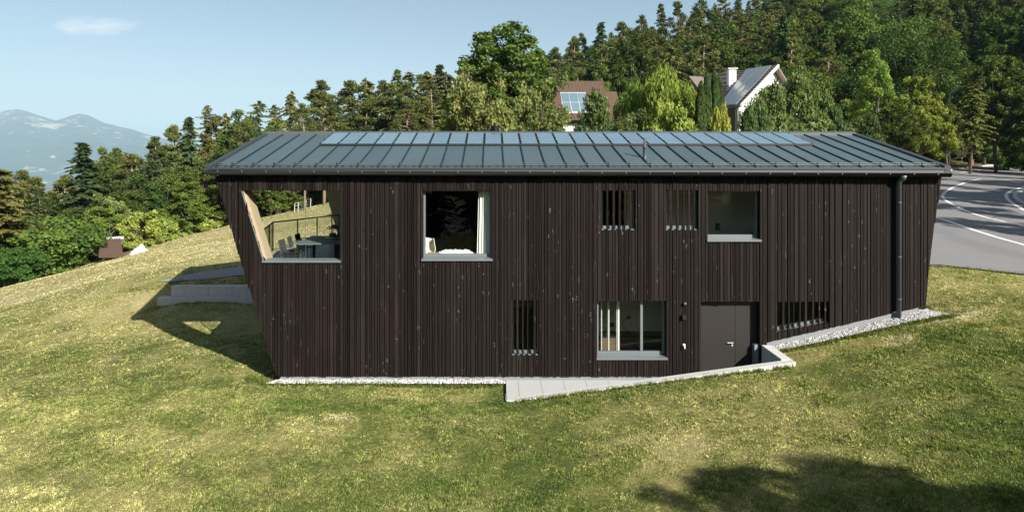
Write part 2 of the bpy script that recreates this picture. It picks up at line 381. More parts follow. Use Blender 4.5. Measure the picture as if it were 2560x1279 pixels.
CP += [(-14,8,-.22),(-12,3,-.35),(-9,4,-.12),(-8,8,-.05),(-16,3,-.6),(-22,0,-1.4),(-24,15,-1.1),(-14.2,9.0,-.08),(-9,9.0,-.03),
       (-14.0,10.4,.62),(-9,10.4,.72),(-14,12.6,.95),(-9,12.6,1.05),(-16.5,10,.1),(-19,13,.15)]
CP += [(-10,20,1.15),(-20,20,0.0),(-20,45,-.5),(-32,61,-1.9),(-40,53,-4.1),(-44,41,-5.7),(-50,20,-6.4),(-22,71,.3),(-8,60,1.6),(0,40,2.5),
       (-30,30,-1.9),(-40,82,-6),(-60,72,-12),(-65,40,-11),(-26,98,-2),(-80,10,-12)]
CP += [(12,9,2.4),(14.7,4.6,2.3),(18.4,5,1.98),(25,15,2.3),(20,25,3.0),(35,30,3.3),(49.6,56,4.5),(65,66,5.1),(45,20,2.6),(60,35,3.8),(10,30,3.3),(5,15,2.3),(0,25,2.0),(26,6,2.0)]
CP += [(20,60,5.0),(5,50,4.0),(-5,78,3.0),(60,85,9),(100,60,9),(20,92,7.5),(60,125,18),(105,150,32),(20,150,14),(-12,150,6.5),(-45,130,-3),(-80,110,-13),
       (60,200,36),(125,220,62),(0,220,20),(-60,200,-5),(-120,150,-26),(-150,60,-24),(150,100,28),(140,0,8),(100,-60,5)]
CP = np.array(CP, float)
def tps_fit(P):
    n = len(P); d = np.hypot(P[:, None, 0]-P[None, :, 0], P[:, None, 1]-P[None, :, 1]); K = np.where(d > 0, d*d*np.log(np.maximum(d, 1e-9)), 0)
    K += np.eye(n) * 0.02
    A = np.zeros((n+3, n+3)); A[:n, :n] = K; A[:n, n] = 1; A[:n, n+1:] = P[:, :2]; A[n, :n] = 1; A[n+1:, :n] = P[:, :2].T
    b = np.zeros(n+3); b[:n] = P[:, 2]; return np.linalg.solve(A, b)
TW = tps_fit(CP)
def Hn(x, y):
    x = np.asarray(x, float); y = np.asarray(y, float); sh = x.shape; xf = x.ravel(); yf = y.ravel()
    out = np.empty(len(xf))
    for i in range(0, len(xf), 20000):
        a = xf[i:i+20000]; b = yf[i:i+20000]
        d2 = (a[:, None]-CP[None, :, 0])**2 + (b[:, None]-CP[None, :, 1])**2
        out[i:i+20000] = (0.5*d2*np.log(np.maximum(d2, 1e-12))) @ TW[:len(CP)] + TW[-3] + TW[-2]*a + TW[-1]*b
    far = sstep(200, 420, np.hypot(xf, yf - 60)); base = np.clip(0.22*xf, -200, 70) - 4
    out = out*(1-far) + base*far
    return out.reshape(sh)
def H(x, y): return float(Hn(np.array([x]), np.array([y]))[0])
def ground_at(px, py, dmin=8.0, dmax=200.0):
    D = np.concatenate([np.arange(dmin, 60, 0.05), np.arange(60, dmax, 0.25)]); x = (px-CX)*D/FPX; z = CZ + (HY-py)*D/FPX
    h = Hn(x, D-DF); i = np.argmax(z <= h)
    if z[i] > h[i]: i = len(D)-1
    return Vector((x[i], D[i]-DF, h[i]))

def dryness(x, y):
    big = vnoise(x, y, 7.0, 1)*0.5 + vnoise(x, y, 2.6, 2)*0.32 + vnoise(x, y, 1.1, 3)*0.18
    d = 0.56 - 0.14*sstep(-5, 3, x)*sstep(11, 4, y) - 0.05*sstep(-4.5, -8.5, y)*sstep(-7, 2, x) + (big - 0.5)*(0.62 + 0.35*sstep(-6, 3, x)) + (vnoise(x, y, .38, 4) - .5)*.30
    d = d - 0.16*sstep(3, 7, x)*sstep(-4, -7, y) - 0.16*sstep(-6.2, -8.6, y)*vnoise(x, y, 2.2, 31)                      # greener lower right slope
    d = d + 0.08*sstep(8, 13, x)*sstep(-9, 0, y)
    d = d - 0.10*sstep(-9, -14, x)*sstep(-6, 2, y)*(1-sstep(7, 12, y))
    f = sstep(11.5, 15, y + 0.12*(x+12)) * sstep(8, 0, x)
    d = d*(1-f) + f*(0.86 + (big-0.5)*0.5)
    d = d - 0.16*sstep(-0.7, -0.2, -np.abs(y+1.9))*sstep(-6.5, -5, x)*sstep(11, 9, x)     # greener along the house
    return np.clip(d, 0.02, 1)

def axis(lo_, hi_, fine0, fine1, step, grow, extra):
    a = list(np.arange(fine0, fine1 + 1e-6, step)); s = step; p = fine1
    while p < hi_: s *= grow; p += s; a.append(p)
    s = step; p = fine0
    while p > lo_: s *= grow; p -= s; a.append(p)
    a = [v for v in a if all(abs(v - e) > 0.12 for e in extra)] + list(extra)
    return np.array(sorted(a))
HX0, HX1, HY0, HY1 = -6.1, 11.65, 0.0, 9.3
gx = axis(-420, 420, -22, 22, 0.5, 1.09, (HX0, HX1, 0.14, 7.42)); gy = axis(-90, 430, -19, 17, 0.5, 1.075, (HY0, HY1, -1.42))
XX, YY = np.meshgrid(gx, gy); ZZ = Hn(XX, YY)
ZZ = ZZ + (vnoise(XX, YY, 1.7, 5)-0.5)*0.05
nx, ny = len(gx), len(gy)
V = np.stack([XX.ravel(), YY.ravel(), ZZ.ravel()], 1)
ii = np.arange(nx*ny).reshape(ny, nx)
F = np.stack([ii[:-1, :-1], ii[:-1, 1:], ii[1:, 1:], ii[1:, :-1]], -1).reshape(-1, 4)
cxm = V[F, 0].mean(1); cym = V[F, 1].mean(1)
keep = ~(((cxm > HX0) & (cxm < HX1) & (cym > HY0) & (cym < HY1)) | ((cxm > 0.14) & (cxm < 7.42) & (cym > -1.42) & (cym < 0.2)))
F = F[keep]
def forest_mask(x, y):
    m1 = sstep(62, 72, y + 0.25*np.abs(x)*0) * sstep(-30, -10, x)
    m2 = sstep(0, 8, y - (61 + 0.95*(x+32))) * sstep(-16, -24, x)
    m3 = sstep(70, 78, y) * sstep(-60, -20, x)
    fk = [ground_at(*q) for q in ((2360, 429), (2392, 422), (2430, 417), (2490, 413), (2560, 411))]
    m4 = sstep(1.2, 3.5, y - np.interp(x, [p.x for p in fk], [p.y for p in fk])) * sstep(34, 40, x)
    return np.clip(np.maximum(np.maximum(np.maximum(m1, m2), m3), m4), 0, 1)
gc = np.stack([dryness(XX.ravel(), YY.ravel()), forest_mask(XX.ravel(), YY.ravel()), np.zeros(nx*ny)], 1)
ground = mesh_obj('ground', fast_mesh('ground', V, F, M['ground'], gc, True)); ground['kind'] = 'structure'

def sheet(name, poly, step, zoff, mat, parent=None, kind='structure', hfun=None):
    """a thin sheet on the terrain inside a plan polygon"""
    pts = []; n0 = len(poly)
    for i in range(n0):
        a = Vector(poly[i][:2]); b = Vector(poly[(i+1) % n0][:2]); k = max(1, int((b-a).length/step))
        for j in range(k): pts.append(a.lerp(b, j/k))
    nb = len(pts); edges = [(i, (i+1) % nb) for i in range(nb)]
    xs = [p.x for p in pts]; ys = [p.y for p in pts]
    def inside(x, y):
        c = False; j = nb-1
        for i in range(nb):
            if (ys[i] > y) != (ys[j] > y) and x < (xs[j]-xs[i])*(y-ys[i])/(ys[j]-ys[i])+xs[i]: c = not c
            j = i
        return c
    for x in np.arange(min(xs)+step/2, max(xs), step):
        for y in np.arange(min(ys)+step/2, max(ys), step):
            if inside(x, y): pts.append(Vector((x, y)))
    r = geometry.delaunay_2d_cdt(pts, edges, [], 1, 1e-4)
    vv = np.array([[p.x, p.y] for p in r[0]]); z = (Hn(vv[:, 0], vv[:, 1]) if hfun is None else hfun(vv[:, 0], vv[:, 1])) + zoff
    me = bpy.data.meshes.new(name); me.from_pydata([(a, b, c) for (a, b), c in zip(vv, z)], [], [tuple(f) for f in r[2]]); me.update()
    for p in me.polygons:
        if p.normal.z < 0: p.flip()
    me.shade_smooth(); me.materials.append(mat)
    o = mesh_obj(name, me, parent)
    if kind and not parent: o['kind'] = kind
    return o

def strip_line(name, pts, w, zoff, mat, parent=None):
    """painted line following ground points"""
    pts = [Vector(p) for p in pts]; fine = []
    for i in range(len(pts)-1):
        p0 = pts[max(i-1, 0)]; p1 = pts[i]; p2 = pts[i+1]; p3 = pts[min(i+2, len(pts)-1)]
        for k in range(8):
            t = k/8; fine.append(0.5*((2*p1)+(p2-p0)*t+(2*p0-5*p1+4*p2-p3)*t*t+(3*p1-p0-3*p2+p3)*t**3))
    fine.append(pts[-1]); v = []; f = []
    for i, p in enumerate(fine):
        d = (fine[min(i+1, len(fine)-1)]-fine[max(i-1, 0)]); d.z = 0; d.normalize(); nrm = Vector((-d.y, d.x, 0))
        for s in (-1, 1):
            q = p + nrm*s*w/2; v.append((q.x, q.y, H(q.x, q.y)+zoff))
        if i: f.append((2*i-2, 2*i-1, 2*i+1, 2*i))
    me = bpy.data.meshes.new(name); me.from_pydata(v, [], f); me.update()
    for p in me.polygons:
        if p.normal.z < 0: p.flip()
    me.materials.append(mat); return mesh_obj(name, me, parent)

# valley floor and mountains far beyond
def valley():
    me = bpy.data.meshes.new('valley_floor'); S = 24500
    me.from_pydata([(-S, -4000, -330), (S, -4000, -330), (S, 24500, -330), (-S, 24500, -330)], [], [(0, 1, 2, 3)]); me.update()
    c = me.attributes.new('Col', 'FLOAT_COLOR', 'POINT')
    for d in c.data: d.color = (0.45, 0, 0, 1)
    me.materials.append(M['mount']); o = mesh_obj('valley_floor', me); o['kind'] = 'structure'
valley()
def mountains():
    nu, nv = 340, 130
    us = np.linspace(-0.98, 0.05, nu); px = us*FPX + CX
    rx = [-420, -300, -180, -90, -30, 12, 40, 62, 84, 110, 140, 165, 197, 220, 245, 270, 300, 330, 365, 400, 450, 520, 650, 900, 1400]
    ry = [360, 330, 300, 297, 290, 277, 272, 276, 284, 292, 301, 293, 283, 288, 300, 310, 317, 324, 335, 345, 356, 366, 374, 380, 386]
    rp = np.interp(px, rx, ry); D0, D1 = 8600.0, 13000.0
    V = []; cols = []
    for j in range(nv):
        t = j/(nv-1)*1.25; D = D0 + (D1-D0)*t; x = us*D; y = np.full(nu, D-DF)
        ridge = CZ + (HY-rp)*D1/FPX
        prof = np.clip(t, 0, 1)**0.85 if t <= 1 else 1-(t-1)*1.2
        z = -345 + (ridge+345)*prof
        amp = 170*math.sin(min(t, 1)*math.pi)**0.8 if t < 1 else 0
        nse = sum((np.abs(vnoise(x, y, s, k)-0.5)*2 - 0.5)*a for s, a, k in ((1900, 1.0, 11), (820, 0.5, 12), (360, 0.30, 13), (150, 0.15, 14)))
        z = z + amp*nse + 16*(vnoise(x, y, 90, 15)-0.5)*(1 if t < 1.02 else 0)
        V.append(np.stack([x, y, z], 1)); m = 0.355 + 0.10*np.clip((z-250)/550, 0, 1); cols.append(np.stack([m, m, m], 1))
    V = np.concatenate(V); cols = np.concatenate(cols); ii = np.arange(nu*nv).reshape(nv, nu)
    F = np.stack([ii[:-1, :-1], ii[:-1, 1:], ii[1:, 1:], ii[1:, :-1]], -1).reshape(-1, 4)
    o = mesh_obj('mountains', fast_mesh('mountains', V, F, M['mount'], cols, True)); o['kind'] = 'structure'
mountains()

# ------------------------------------------------------------------ road
def build_road():
    px_edge = [(2296, 664), (2350, 665), (2440, 675), (2560, 688)]
    near = [ground_at(*p) for p in px_edge]
    far = [ground_at(*p) for p in ((2560, 413), (2490, 415), (2430, 419), (2392, 424), (2360, 431))]
    poly = [(11.0, near[0].y+0.3)] + [(p.x, p.y) for p in near] + [(27, near[-1].y+1.2), (42, 8), (70, 20), (92, 45)] + [(far[0].x+16, far[0].y-1)] + [(p.x, p.y) for p in far] + [(far[-1].x-9, far[-1].y-6), (18, 36), (11.0, 22)]
    road = sheet('road', poly, 1.6, 0.05, M['asphalt'])
    def mark(pxs, w): strip_line('lane_marking', [ground_at(*p) for p in pxs], w, 0.058, M['paint'], road)
    mark([(2452, 449), (2425, 455), (2392, 466), (2366, 480), (2357, 490), (2362, 501), (2380, 512), (2404, 524), (2436, 537), (2470, 547), (2514, 557)], 0.20)
    mark([(2530, 438), (2560, 434), (2600, 430)], 0.18)
    mark([(2590, 462), (2552, 471), (2524, 481), (2516, 489), (2519, 499), (2534, 512), (2560, 527), (2590, 541)], 0.22)
    mark([(2338, 544), (2380, 558), (2440, 579), (2500, 598), (2560, 615), (2620, 634)], 0.26)
    mark([(2400, 433), (2425, 429), (2450, 426)], 0.15)
    mark([(2548, 566), (2575, 573), (2600, 580)], 0.2)
    # dark island inside the hairpin with a kerb
    isl = [ground_at(*p) for p in ((2620, 470), (2566, 478), (2540, 487), (2536, 496), (2550, 509), (2580, 522), (2640, 540))]
    pl = [(p.x, p.y) for p in isl]; k = MB()
    sheet('traffic_island', pl, 1.2, 0.16, M['gravelbase'])
    for i in range(len(isl)-1):
        a, b = isl[i], isl[i+1]; d = (b-a); d.z = 0; d.normalize(); n_ = Vector((-d.y, d.x, 0))*0.12
        za, zb = H(a.x, a.y), H(b.x, b.y)
        k.hexa([(a.x-n_.x, a.y-n_.y, za-.1), (b.x-n_.x, b.y-n_.y, zb-.1), (b.x+n_.x, b.y+n_.y, zb-.1), (a.x+n_.x, a.y+n_.y, za-.1),
                (a.x-n_.x, a.y-n_.y, za+.2), (b.x-n_.x, b.y-n_.y, zb+.2), (b.x+n_.x, b.y+n_.y, zb+.2), (a.x+n_.x, a.y+n_.y, za+.2)])
    ko = k.build('kerb', M['kerb']); ko['kind'] = 'structure'
    # far kerb and pavement strip
    fk = MB(); fp = [ground_at(*p) for p in ((2700, 411), (2620, 412), (2560, 413), (2490, 415), (2430, 419), (2392, 424), (2360, 431))]
    for i in range(len(fp)-1):
        a, b = fp[i], fp[i+1]; za, zb = H(a.x, a.y), H(b.x, b.y)
        fk.hexa([(a.x, a.y, za-.1), (b.x, b.y, zb-.1), (b.x, b.y+.9, zb-.1), (a.x, a.y+.9, za-.1), (a.x, a.y, za+.17), (b.x, b.y, zb+.17), (b.x, b.y+.9, zb+.17), (a.x, a.y+.9, za+.17)])
    o = fk.build('far_kerb', M['kerb']); o['kind'] = 'structure'
build_road()

# ------------------------------------------------------------------ the timber house
house = empty('timber_house', (0, 0, 0))
tag(house, 'long dark timber-clad house with grey metal roof and leaning end walls', 'house')
def hp(mb, name, mat, parent=None, smooth=False): return mb.build(name, mat, parent or house, smooth)

LBX, LTX, TOPZ = fx(690), fx(538), 5.56          # facade corner at the foot and at the eave
RBX, RBZ, RTX = fx(2306), fz(765), fx(2353)
def left_x(z): return LBX + (LTX-LBX)*z/TOPZ
SLX0, SLZ0, SLX1 = fx(1905), fz(857), RBX
def zbot(x):
    if x < LBX: return (x-LBX)/(LTX-LBX)*TOPZ
    if x < SLX0: return 0.0
    if x < RBX: return SLZ0 + (x-SLX0)*(RBZ-SLZ0)/(RBX-SLX0)
    return RBZ + (x-RBX)/(RTX-RBX)*(TOPZ-RBZ)
# openings: name, x0, x1, z0, z1 (facade plane)
OPEN = {
 'loggia': (fx(607), fx(850), fz(650), fz(476)),
 'living': (fx(1057), fx(1229), fz(646), fz(475)),
 'study':  (fx(1769), fx(1899), fz(598), fz(477)),
 'work':   (fx(1493), fx(1665), fz(892), fz(751)),
 'door':   (fx(1752), fx(1897), -0.02, fz(753)),
 'slat1':  (fx(1504), fx(1588), fz(575), fz(475)),
 'slat2':  (fx(1665), fx(1745), fz(575), fz(475)),
 'slat3':  (fx(1280), fx(1348), fz(888), fz(749)),
 'slat4':  (fx(1943), fx(2072), fz(828), fz(753)),
 'pipe':   (fx(2221), fx(2251), -1, 9),
}
JX0, JZ0, JX1, JZ1 = fx(607), fz(477), fx(661), fz(650)      # leaning jamb of the terrace opening
def low_of(name, x):
    x0, x1, z0, z1 = OPEN[name]
    if name == 'loggia' and x < JX1: return JZ0 + (x-JX0)*(JZ1-JZ0)/(JX1-JX0)
    if name == 'slat4': return fz(830) + (x-x0)/(x1-x0)*(fz(806)-fz(830))
    return z0
def build_boards():
    cuts = sorted({round(v, 4) for n, o in OPEN.items() for v in o[:2]} | {LTX, RTX})
    r = random.Random(11); edges = []
    for a, b in zip(cuts[:-1], cuts[1:]):
        n = max(1, round((b-a)/0.090)); w = [r.choice((0.6, 0.85, 1.0, 1.35)) for _ in range(n)]; s = sum(w); x = a
        slat = any(nm.startswith('slat') and o[0]-1e-3 <= a and b <= o[1]+1e-3 for nm, o in OPEN.items())
        if slat:
            n = max(5, round((b-a)/0.085)); n += (n % 2 == 0); w = [(r.choice((0.95, 1.25, 1.35)) if k % 2 == 0 else r.choice((0.5, 0.7, 0.85))) for k in range(n)]; s = sum(w)
        for k, q in enumerate(w):
            edges.append((x, x+q*(b-a)/s, slat and k % 2 == 1)); x += q*(b-a)/s
    for xa, xb, keep_ in edges:
        xm = (xa+xb)/2
        if OPEN['pipe'][0] < xm < OPEN['pipe'][1]: continue
        ops = []
        for nm, (x0, x1, z0, z1) in OPEN.items():
            if nm != 'pipe' and x0 < xm < x1 and not (nm.startswith('slat') and keep_):
                ops.append((low_of(nm, xa), low_of(nm, xb), z1))
        ops.sort(key=lambda o: o[2]); segs = []; ca, cb = zbot(xa), zbot(xb)
        if xb <= LBX + 0.02: ca = max(ca, zbot(xa))
        for la, lb, hi in ops:
            segs.append((ca, cb, la, lb)); ca = cb = hi
        segs.append((ca, cb, TOPZ, TOPZ))
        dy = r.choice((0.0, 0.0, 0.008, 0.016, 0.028)); g = 0.0092
        for a0, b0, a1, b1 in segs:
            if (a1-a0) + (b1-b0) < 0.05: continue
            a1 = max(a1, a0+0.005); b1 = max(b1, b0+0.005)
            y0, y1 = -0.022-dy, 0.018
            m = MB().hexa([(xa+g, y0, a0), (xb-g, y0, b0), (xb-g, y1, b0), (xa+g, y1, a0), (xa+g, y0, a1), (xb-g, y0, b1), (xb-g, y1, b1), (xa+g, y1, a1)])
            hp(m, 'board', M['clad'])
build_boards()

def backing():
    """dark membrane behind the boards, with the openings left free"""
    xs = sorted({v for n, o in OPEN.items() if n != 'pipe' for v in o[:2]} | {LTX+0.02, RTX-0.02, LBX, RBX, SLX0, JX1})
    m = MB()
    for a, b in zip(xs[:-1], xs[1:]):
        xm = (a+b)/2; ops = []
        for nm, (x0, x1, z0, z1) in OPEN.items():
            if nm != 'pipe' and x0 < xm < x1: ops.append((low_of(nm, a+1e-4), low_of(nm, b-1e-4), z1))
        ops.sort(key=lambda o: o[2]); ca, cb = zbot(a+1e-4)+0.03, zbot(b-1e-4)+0.03
        if b <= LBX+1e-3: ca, cb = zbot(a)+0.03, zbot(b)+0.03
        for la, lb, hi in ops + [(TOPZ, TOPZ, 9)]:
            if la-ca > 0.01 or lb-cb > 0.01:
                m.hexa([(a, 0.03, ca), (b, 0.03, cb), (b, 0.12, cb), (a, 0.12, ca), (a, 0.03, max(la, ca+.002)), (b, 0.03, max(lb, cb+.002)), (b, 0.12, max(lb, cb+.002)), (a, 0.12, max(la, ca+.002))])
            ca = cb = hi
    hp(m, 'wall_membrane', M['dark'])
backing()

# plinth under the boards
hp(MB().box(LBX+0.10, WALLX1-0.4, 0.03, 0.3, -0.5, -0.005), 'plinth', M['plinth'])
pm = MB(); pm.hexa([(SLX0-.2, 0.02, 0.2), (RBX-.1, 0.02, 1.2), (RBX-.1, .3, 1.2), (SLX0-.2, .3, .2), (SLX0-.2, .02, SLZ0-.06), (RBX-.1, .02, RBZ-.04), (RBX-.1, .3, RBZ-.04), (SLX0-.2, .3, SLZ0-.06)])
hp(pm, 'plinth', M['plinth'])

# other walls: leaning ends and back
BY, RY = 9.2, 4.75
def walls():
    B0, B1 = Vector((-6.35, RY, 0)), Vector((-8.02, RY, TOPZ+.75))
    zf = 2.83; zt = 5.16
    def lx(y, z): return left_x(z) + (-0.13)*(y/RY)
    t = 0.22
    def quadwall(y0, y1, z0, z1, nm='end_wall'):
        m = MB().hexa([(lx(y0, z0), y0, z0), (lx(y0, z0)+t, y0, z0), (lx(y1, z0)+t, y1, z0), (lx(y1, z0), y1, z0),
                       (lx(y0, z1), y0, z1), (lx(y0, z1)+t, y0, z1), (lx(y1, z1)+t, y1, z1), (lx(y1, z1), y1, z1)])
        hp(m, nm, M['clad'])
    quadwall(0.125, RY, -0.6, zf-0.02); quadwall(0.7, RY, zt, TOPZ+.15)
    # pier beside the terrace opening: dark outside, pale wood inside
    d = 0.62
    m = MB().hexa([(lx(.12, zf), .125, zf), (JX0+(zf-JZ0)*(JX1-JX0)/(JZ1-JZ0)-.012, .125, zf), (JX0+(zf-JZ0)*(JX1-JX0)/(JZ1-JZ0)-.012, d, zf), (lx(d, zf), d, zf),
                   (lx(.12, TOPZ), .125, TOPZ), (JX0+(TOPZ-JZ0)*(JX1-JX0)/(JZ1-JZ0)-.012, .125, TOPZ), (JX0+(TOPZ-JZ0)*(JX1-JX0)/(JZ1-JZ0)-.012, d, TOPZ), (lx(d, TOPZ), d, TOPZ)])
    hp(m, 'pier', M['clad'])
    jx = lambda z: JX0+(z-JZ0)*(JX1-JX0)/(JZ1-JZ0)
    zb_, zt_ = JZ1-0.02, JZ0
    m = MB().hexa([(jx(zb_)-.01, .0, zb_), (jx(zb_)+.02, .0, zb_), (jx(zb_)+.02, d+.02, zb_), (jx(zb_)-.01, d+.02, zb_), (jx(zt_)-.01, .0, zt_), (jx(zt_)+.02, .0, zt_), (jx(zt_)+.02, d+.02, zt_), (jx(zt_)-.01, d+.02, zt_)])
    hp(m, 'jamb_lining', M['pale'])
    m = MB().hexa([(jx(zb_)-.03, -.05, zb_), (jx(zb_)+.0, -.05, zb_), (jx(zb_)+.0, -.005, zb_), (jx(zb_)-.03, -.005, zb_), (jx(zt_)-.03, -.05, zt_), (jx(zt_), -.05, zt_), (jx(zt_), -.005, zt_), (jx(zt_)-.03, -.005, zt_)])
    hp(m, 'jamb_trim', M['alu'])
    # terrace floor, ceiling
    C = (-4.9, BY)
    fl = [(left_x(zf)+.05, 0.13), (-4.44, 0.13), (-4.44, 8.2), (-6.2, 7.75), (-7.75, RY), (-7.0, 0.7)]
    hp(MB().prism_z(fl, zf-.30, zf), 'terrace_floor', M['deck'])
    hp(MB().prism_z([(-7.7, .64), (-4.44, .64), (-4.44, 8.2), (-6.9, 7.9), (-8.05, RY)], zt, zt+.12), 'terrace_ceiling', M['pale'])
    # back-left wall: solid below the terrace, pale timber pier at its far end
    m = MB().hexa([(-6.35, RY, -.6), (-6.13, RY, -.6), (-4.7, BY, -.6), (-4.9, BY, -.6), (-7.2, RY, zf-.02), (-6.98, RY, zf-.02), (-5.3, BY, zf-.02), (-5.5, BY, zf-.02)])
    hp(m, 'back_end_wall', M['clad'])
    e0, e1 = at(848, 618, 27.0), at(806, 455, 27.0)
    m = MB().hexa([(e0.x, e0.y, zf), (-3.9, e0.y+.25, zf), (-3.9, e0.y+.5, zf), (e0.x, e0.y+.25, zf), (e1.x, e1.y, 5.16), (-3.9, e1.y+.25, 5.16), (-3.9, e1.y+.5, 5.16), (e1.x, e1.y+.25, 5.16)])
    hp(m, 'terrace_back_pier', M['pale'])
    # inner terrace wall, floors, back wall, right end wall
    hp(MB().box(-4.43, -4.3, 0.13, 8.9, zf, 5.5), 'terrace_inner_wall', M['timber'])
    hp(MB().box(-5.0, RBX-.3, BY-.2, BY, -.6, TOPZ), 'back_wall', M['clad'])
    m = MB().hexa([(RBX-.25, .125, -.5), (RBX-.03, .125, -.5), (RBX-.03, BY, -.5), (RBX-.25, BY, -.5), (RTX-.25, .125, TOPZ+.1), (RTX-.03, .125, TOPZ+.1), (RTX-.03, BY, TOPZ+.1), (RTX-.25, BY, TOPZ+.1)])
    hp(m, 'end_wall', M['clad'])
    hp(MB().box(-4.29, RBX-.05, .13, BY-.21, 2.55, 2.80), 'upper_floor', M['floor'])
    hp(MB().box(-5.8, RBX-.3, .31, BY-.21, -.3, -.08), 'basement_floor', M['floor'])
    hp(MB().box(-4.29, RTX-.3, .13, BY-.21, 5.30, 5.42), 'upper_ceiling', M['plaster'])
    # partition walls that show through the windows
    hp(MB().box(1.1, 1.2, .13, BY-.21, 2.81, 5.29), 'partition', M['reveal'])
    hp(MB().box(4.0, 8.3, 2.6, 2.7, 2.81, 5.29), 'partition', M['plaster'])
    hp(MB().box(8.3, 8.4, .13, 2.7, 2.81, 5.29), 'partition', M['plaster'])
    hp(MB().box(1.4, 7.7, 2.0, 2.1, -.07, 2.54), 'partition', M['plaster'])
    hp(MB().box(1.3, 1.4, .32, 3.0, -.07, 2.54), 'partition', M['reveal'])
    hp(MB().box(5.3, 5.4, .32, 1.99, -.07, 2.54), 'partition', M['reveal'])
walls()

# roof
EY, EZ, RIDZ = -0.22, 5.79, 6.93
RX0, RX1 = fx(523, 18.78), fx(2366, 18.78); RRX0, RRX1 = fx(668, DF+RY), fx(2132, DF+RY)
def roof_pt(x_t, t, dz=0.0):
    """x_t 0..1 along the roof, t 0..1 from eave to ridge"""
    xe = RX0+(RX1-RX0)*x_t; xr = RRX0+(RRX1-RRX0)*x_t
    return Vector((xe+(xr-xe)*t, EY+(RY-EY)*t, EZ+(RIDZ-0.05-EZ)*t+dz))
NB = 35
roofpart = hp(MB().hexa([roof_pt(0, 0, -.16), roof_pt(1, 0, -.16), roof_pt(1, 1, -.16), roof_pt(0, 1, -.16), roof_pt(0, 0, -.012), roof_pt(1, 0, -.012), roof_pt(1, 1, -.012), roof_pt(0, 1, -.012)]), 'roof_deck', M['trim'])
hp(MB().hexa([(RRX0, RY+.02, RIDZ-.2), (RRX1, RY+.02, RIDZ-.2), (RX1-.2, BY+.3, 5.75), (-4.6, BY+.3, 5.75), (RRX0, RY+.02, RIDZ-.06), (RRX1, RY+.02, RIDZ-.06), (RX1-.2, BY+.3, 5.9), (-4.6, BY+.3, 5.9)]), 'back_roof', M['roof'])
hp(MB().add([(LTX+.1, .13, TOPZ-.1), (RTX-.1, .13, TOPZ-.1), (RTX-.1, .13, EZ-.10), (LTX+.1, .13, EZ-.10)], [(0, 1, 2, 3)]), 'eave_closure', M['dark'])
# gable infills under the roof so the attic is closed
for sx_, nm in ((RX0+.16, 'gable'), (RX1-.30, 'gable')):
    hp(MB().prism_z([(0,0),(.12,0),(.12,.01),(0,.01)], 0, .01) if False else MB().hexa([(sx_, 0.1, TOPZ-.1), (sx_+.12, .1, TOPZ-.1), (sx_+.12, RY, TOPZ-.1), (sx_, RY, TOPZ-.1), (sx_, .1, EZ-.12), (sx_+.12, .1, EZ-.12), (sx_+.12, RY, RIDZ-.24), (sx_, RY, RIDZ-.24)]), nm, M['clad'])
for i in range(NB):
    a, b = i/NB, (i+1)/NB; e = 0.0006
    hp(MB().hexa([roof_pt(a+e, 0, -.008), roof_pt(b-e, 0, -.008), roof_pt(b-e, .985, -.008), roof_pt(a+e, .985, -.008), roof_pt(a+e, 0, .0), roof_pt(b-e, 0, 0), roof_pt(b-e, .985, 0), roof_pt(a+e, .985, 0)]), 'roof_sheet', M['roof'], roofpart)
def bar(p, q, w, h):
    """upright bar with a rectangular section between two points"""
    p = Vector(p); q = Vector(q); d = (q-p).normalized(); s = Vector((-d.y, d.x, 0)); s = s.normalized()*w/2 if s.length > 1e-6 else Vector((w/2, 0, 0))
    u = Vector((0, 0, h))
    return [p-s, p+s, q+s, q-s, p-s+u, p+s+u, q+s+u, q-s+u]
for i in range(1, NB):
    hp(MB().hexa(bar(roof_pt(i/NB, .005, -.004), roof_pt(i/NB, .985, -.004), .022, .042)), 'roof_seam', M['seam'], roofpart)
# solar panels in the upper half
for i in range(4, 31):
    a, b = i/NB, (i+1)/NB; e = .0018; t0, t1 = .594, .965
    pv = hp(MB().hexa([roof_pt(a+e, t0, .055), roof_pt(b-e, t0, .055), roof_pt(b-e, t1, .055), roof_pt(a+e, t1, .055), roof_pt(a+e, t0, .082), roof_pt(b-e, t0, .082), roof_pt(b-e, t1, .082), roof_pt(a+e, t1, .082)]), 'solar_panel', M['pv'])
for i in range(4, 32):
    for t in (.61, .73, .85, .955):
        p = roof_pt(i/NB, t, .03); hp(MB().box(p.x-.022, p.x+.022, p.y-.03, p.y+.03, p.z, p.z+.065), 'panel_clamp', M['black'])
hp(MB().hexa([roof_pt(4/NB, .587, .005), roof_pt(31/NB, .587, .005), roof_pt(31/NB, .594, .005), roof_pt(4/NB, .594, .005), roof_pt(4/NB, .587, .075), roof_pt(31/NB, .587, .075), roof_pt(31/NB, .594, .075), roof_pt(4/NB, .594, .075)]), 'panel_rail', M['black'])
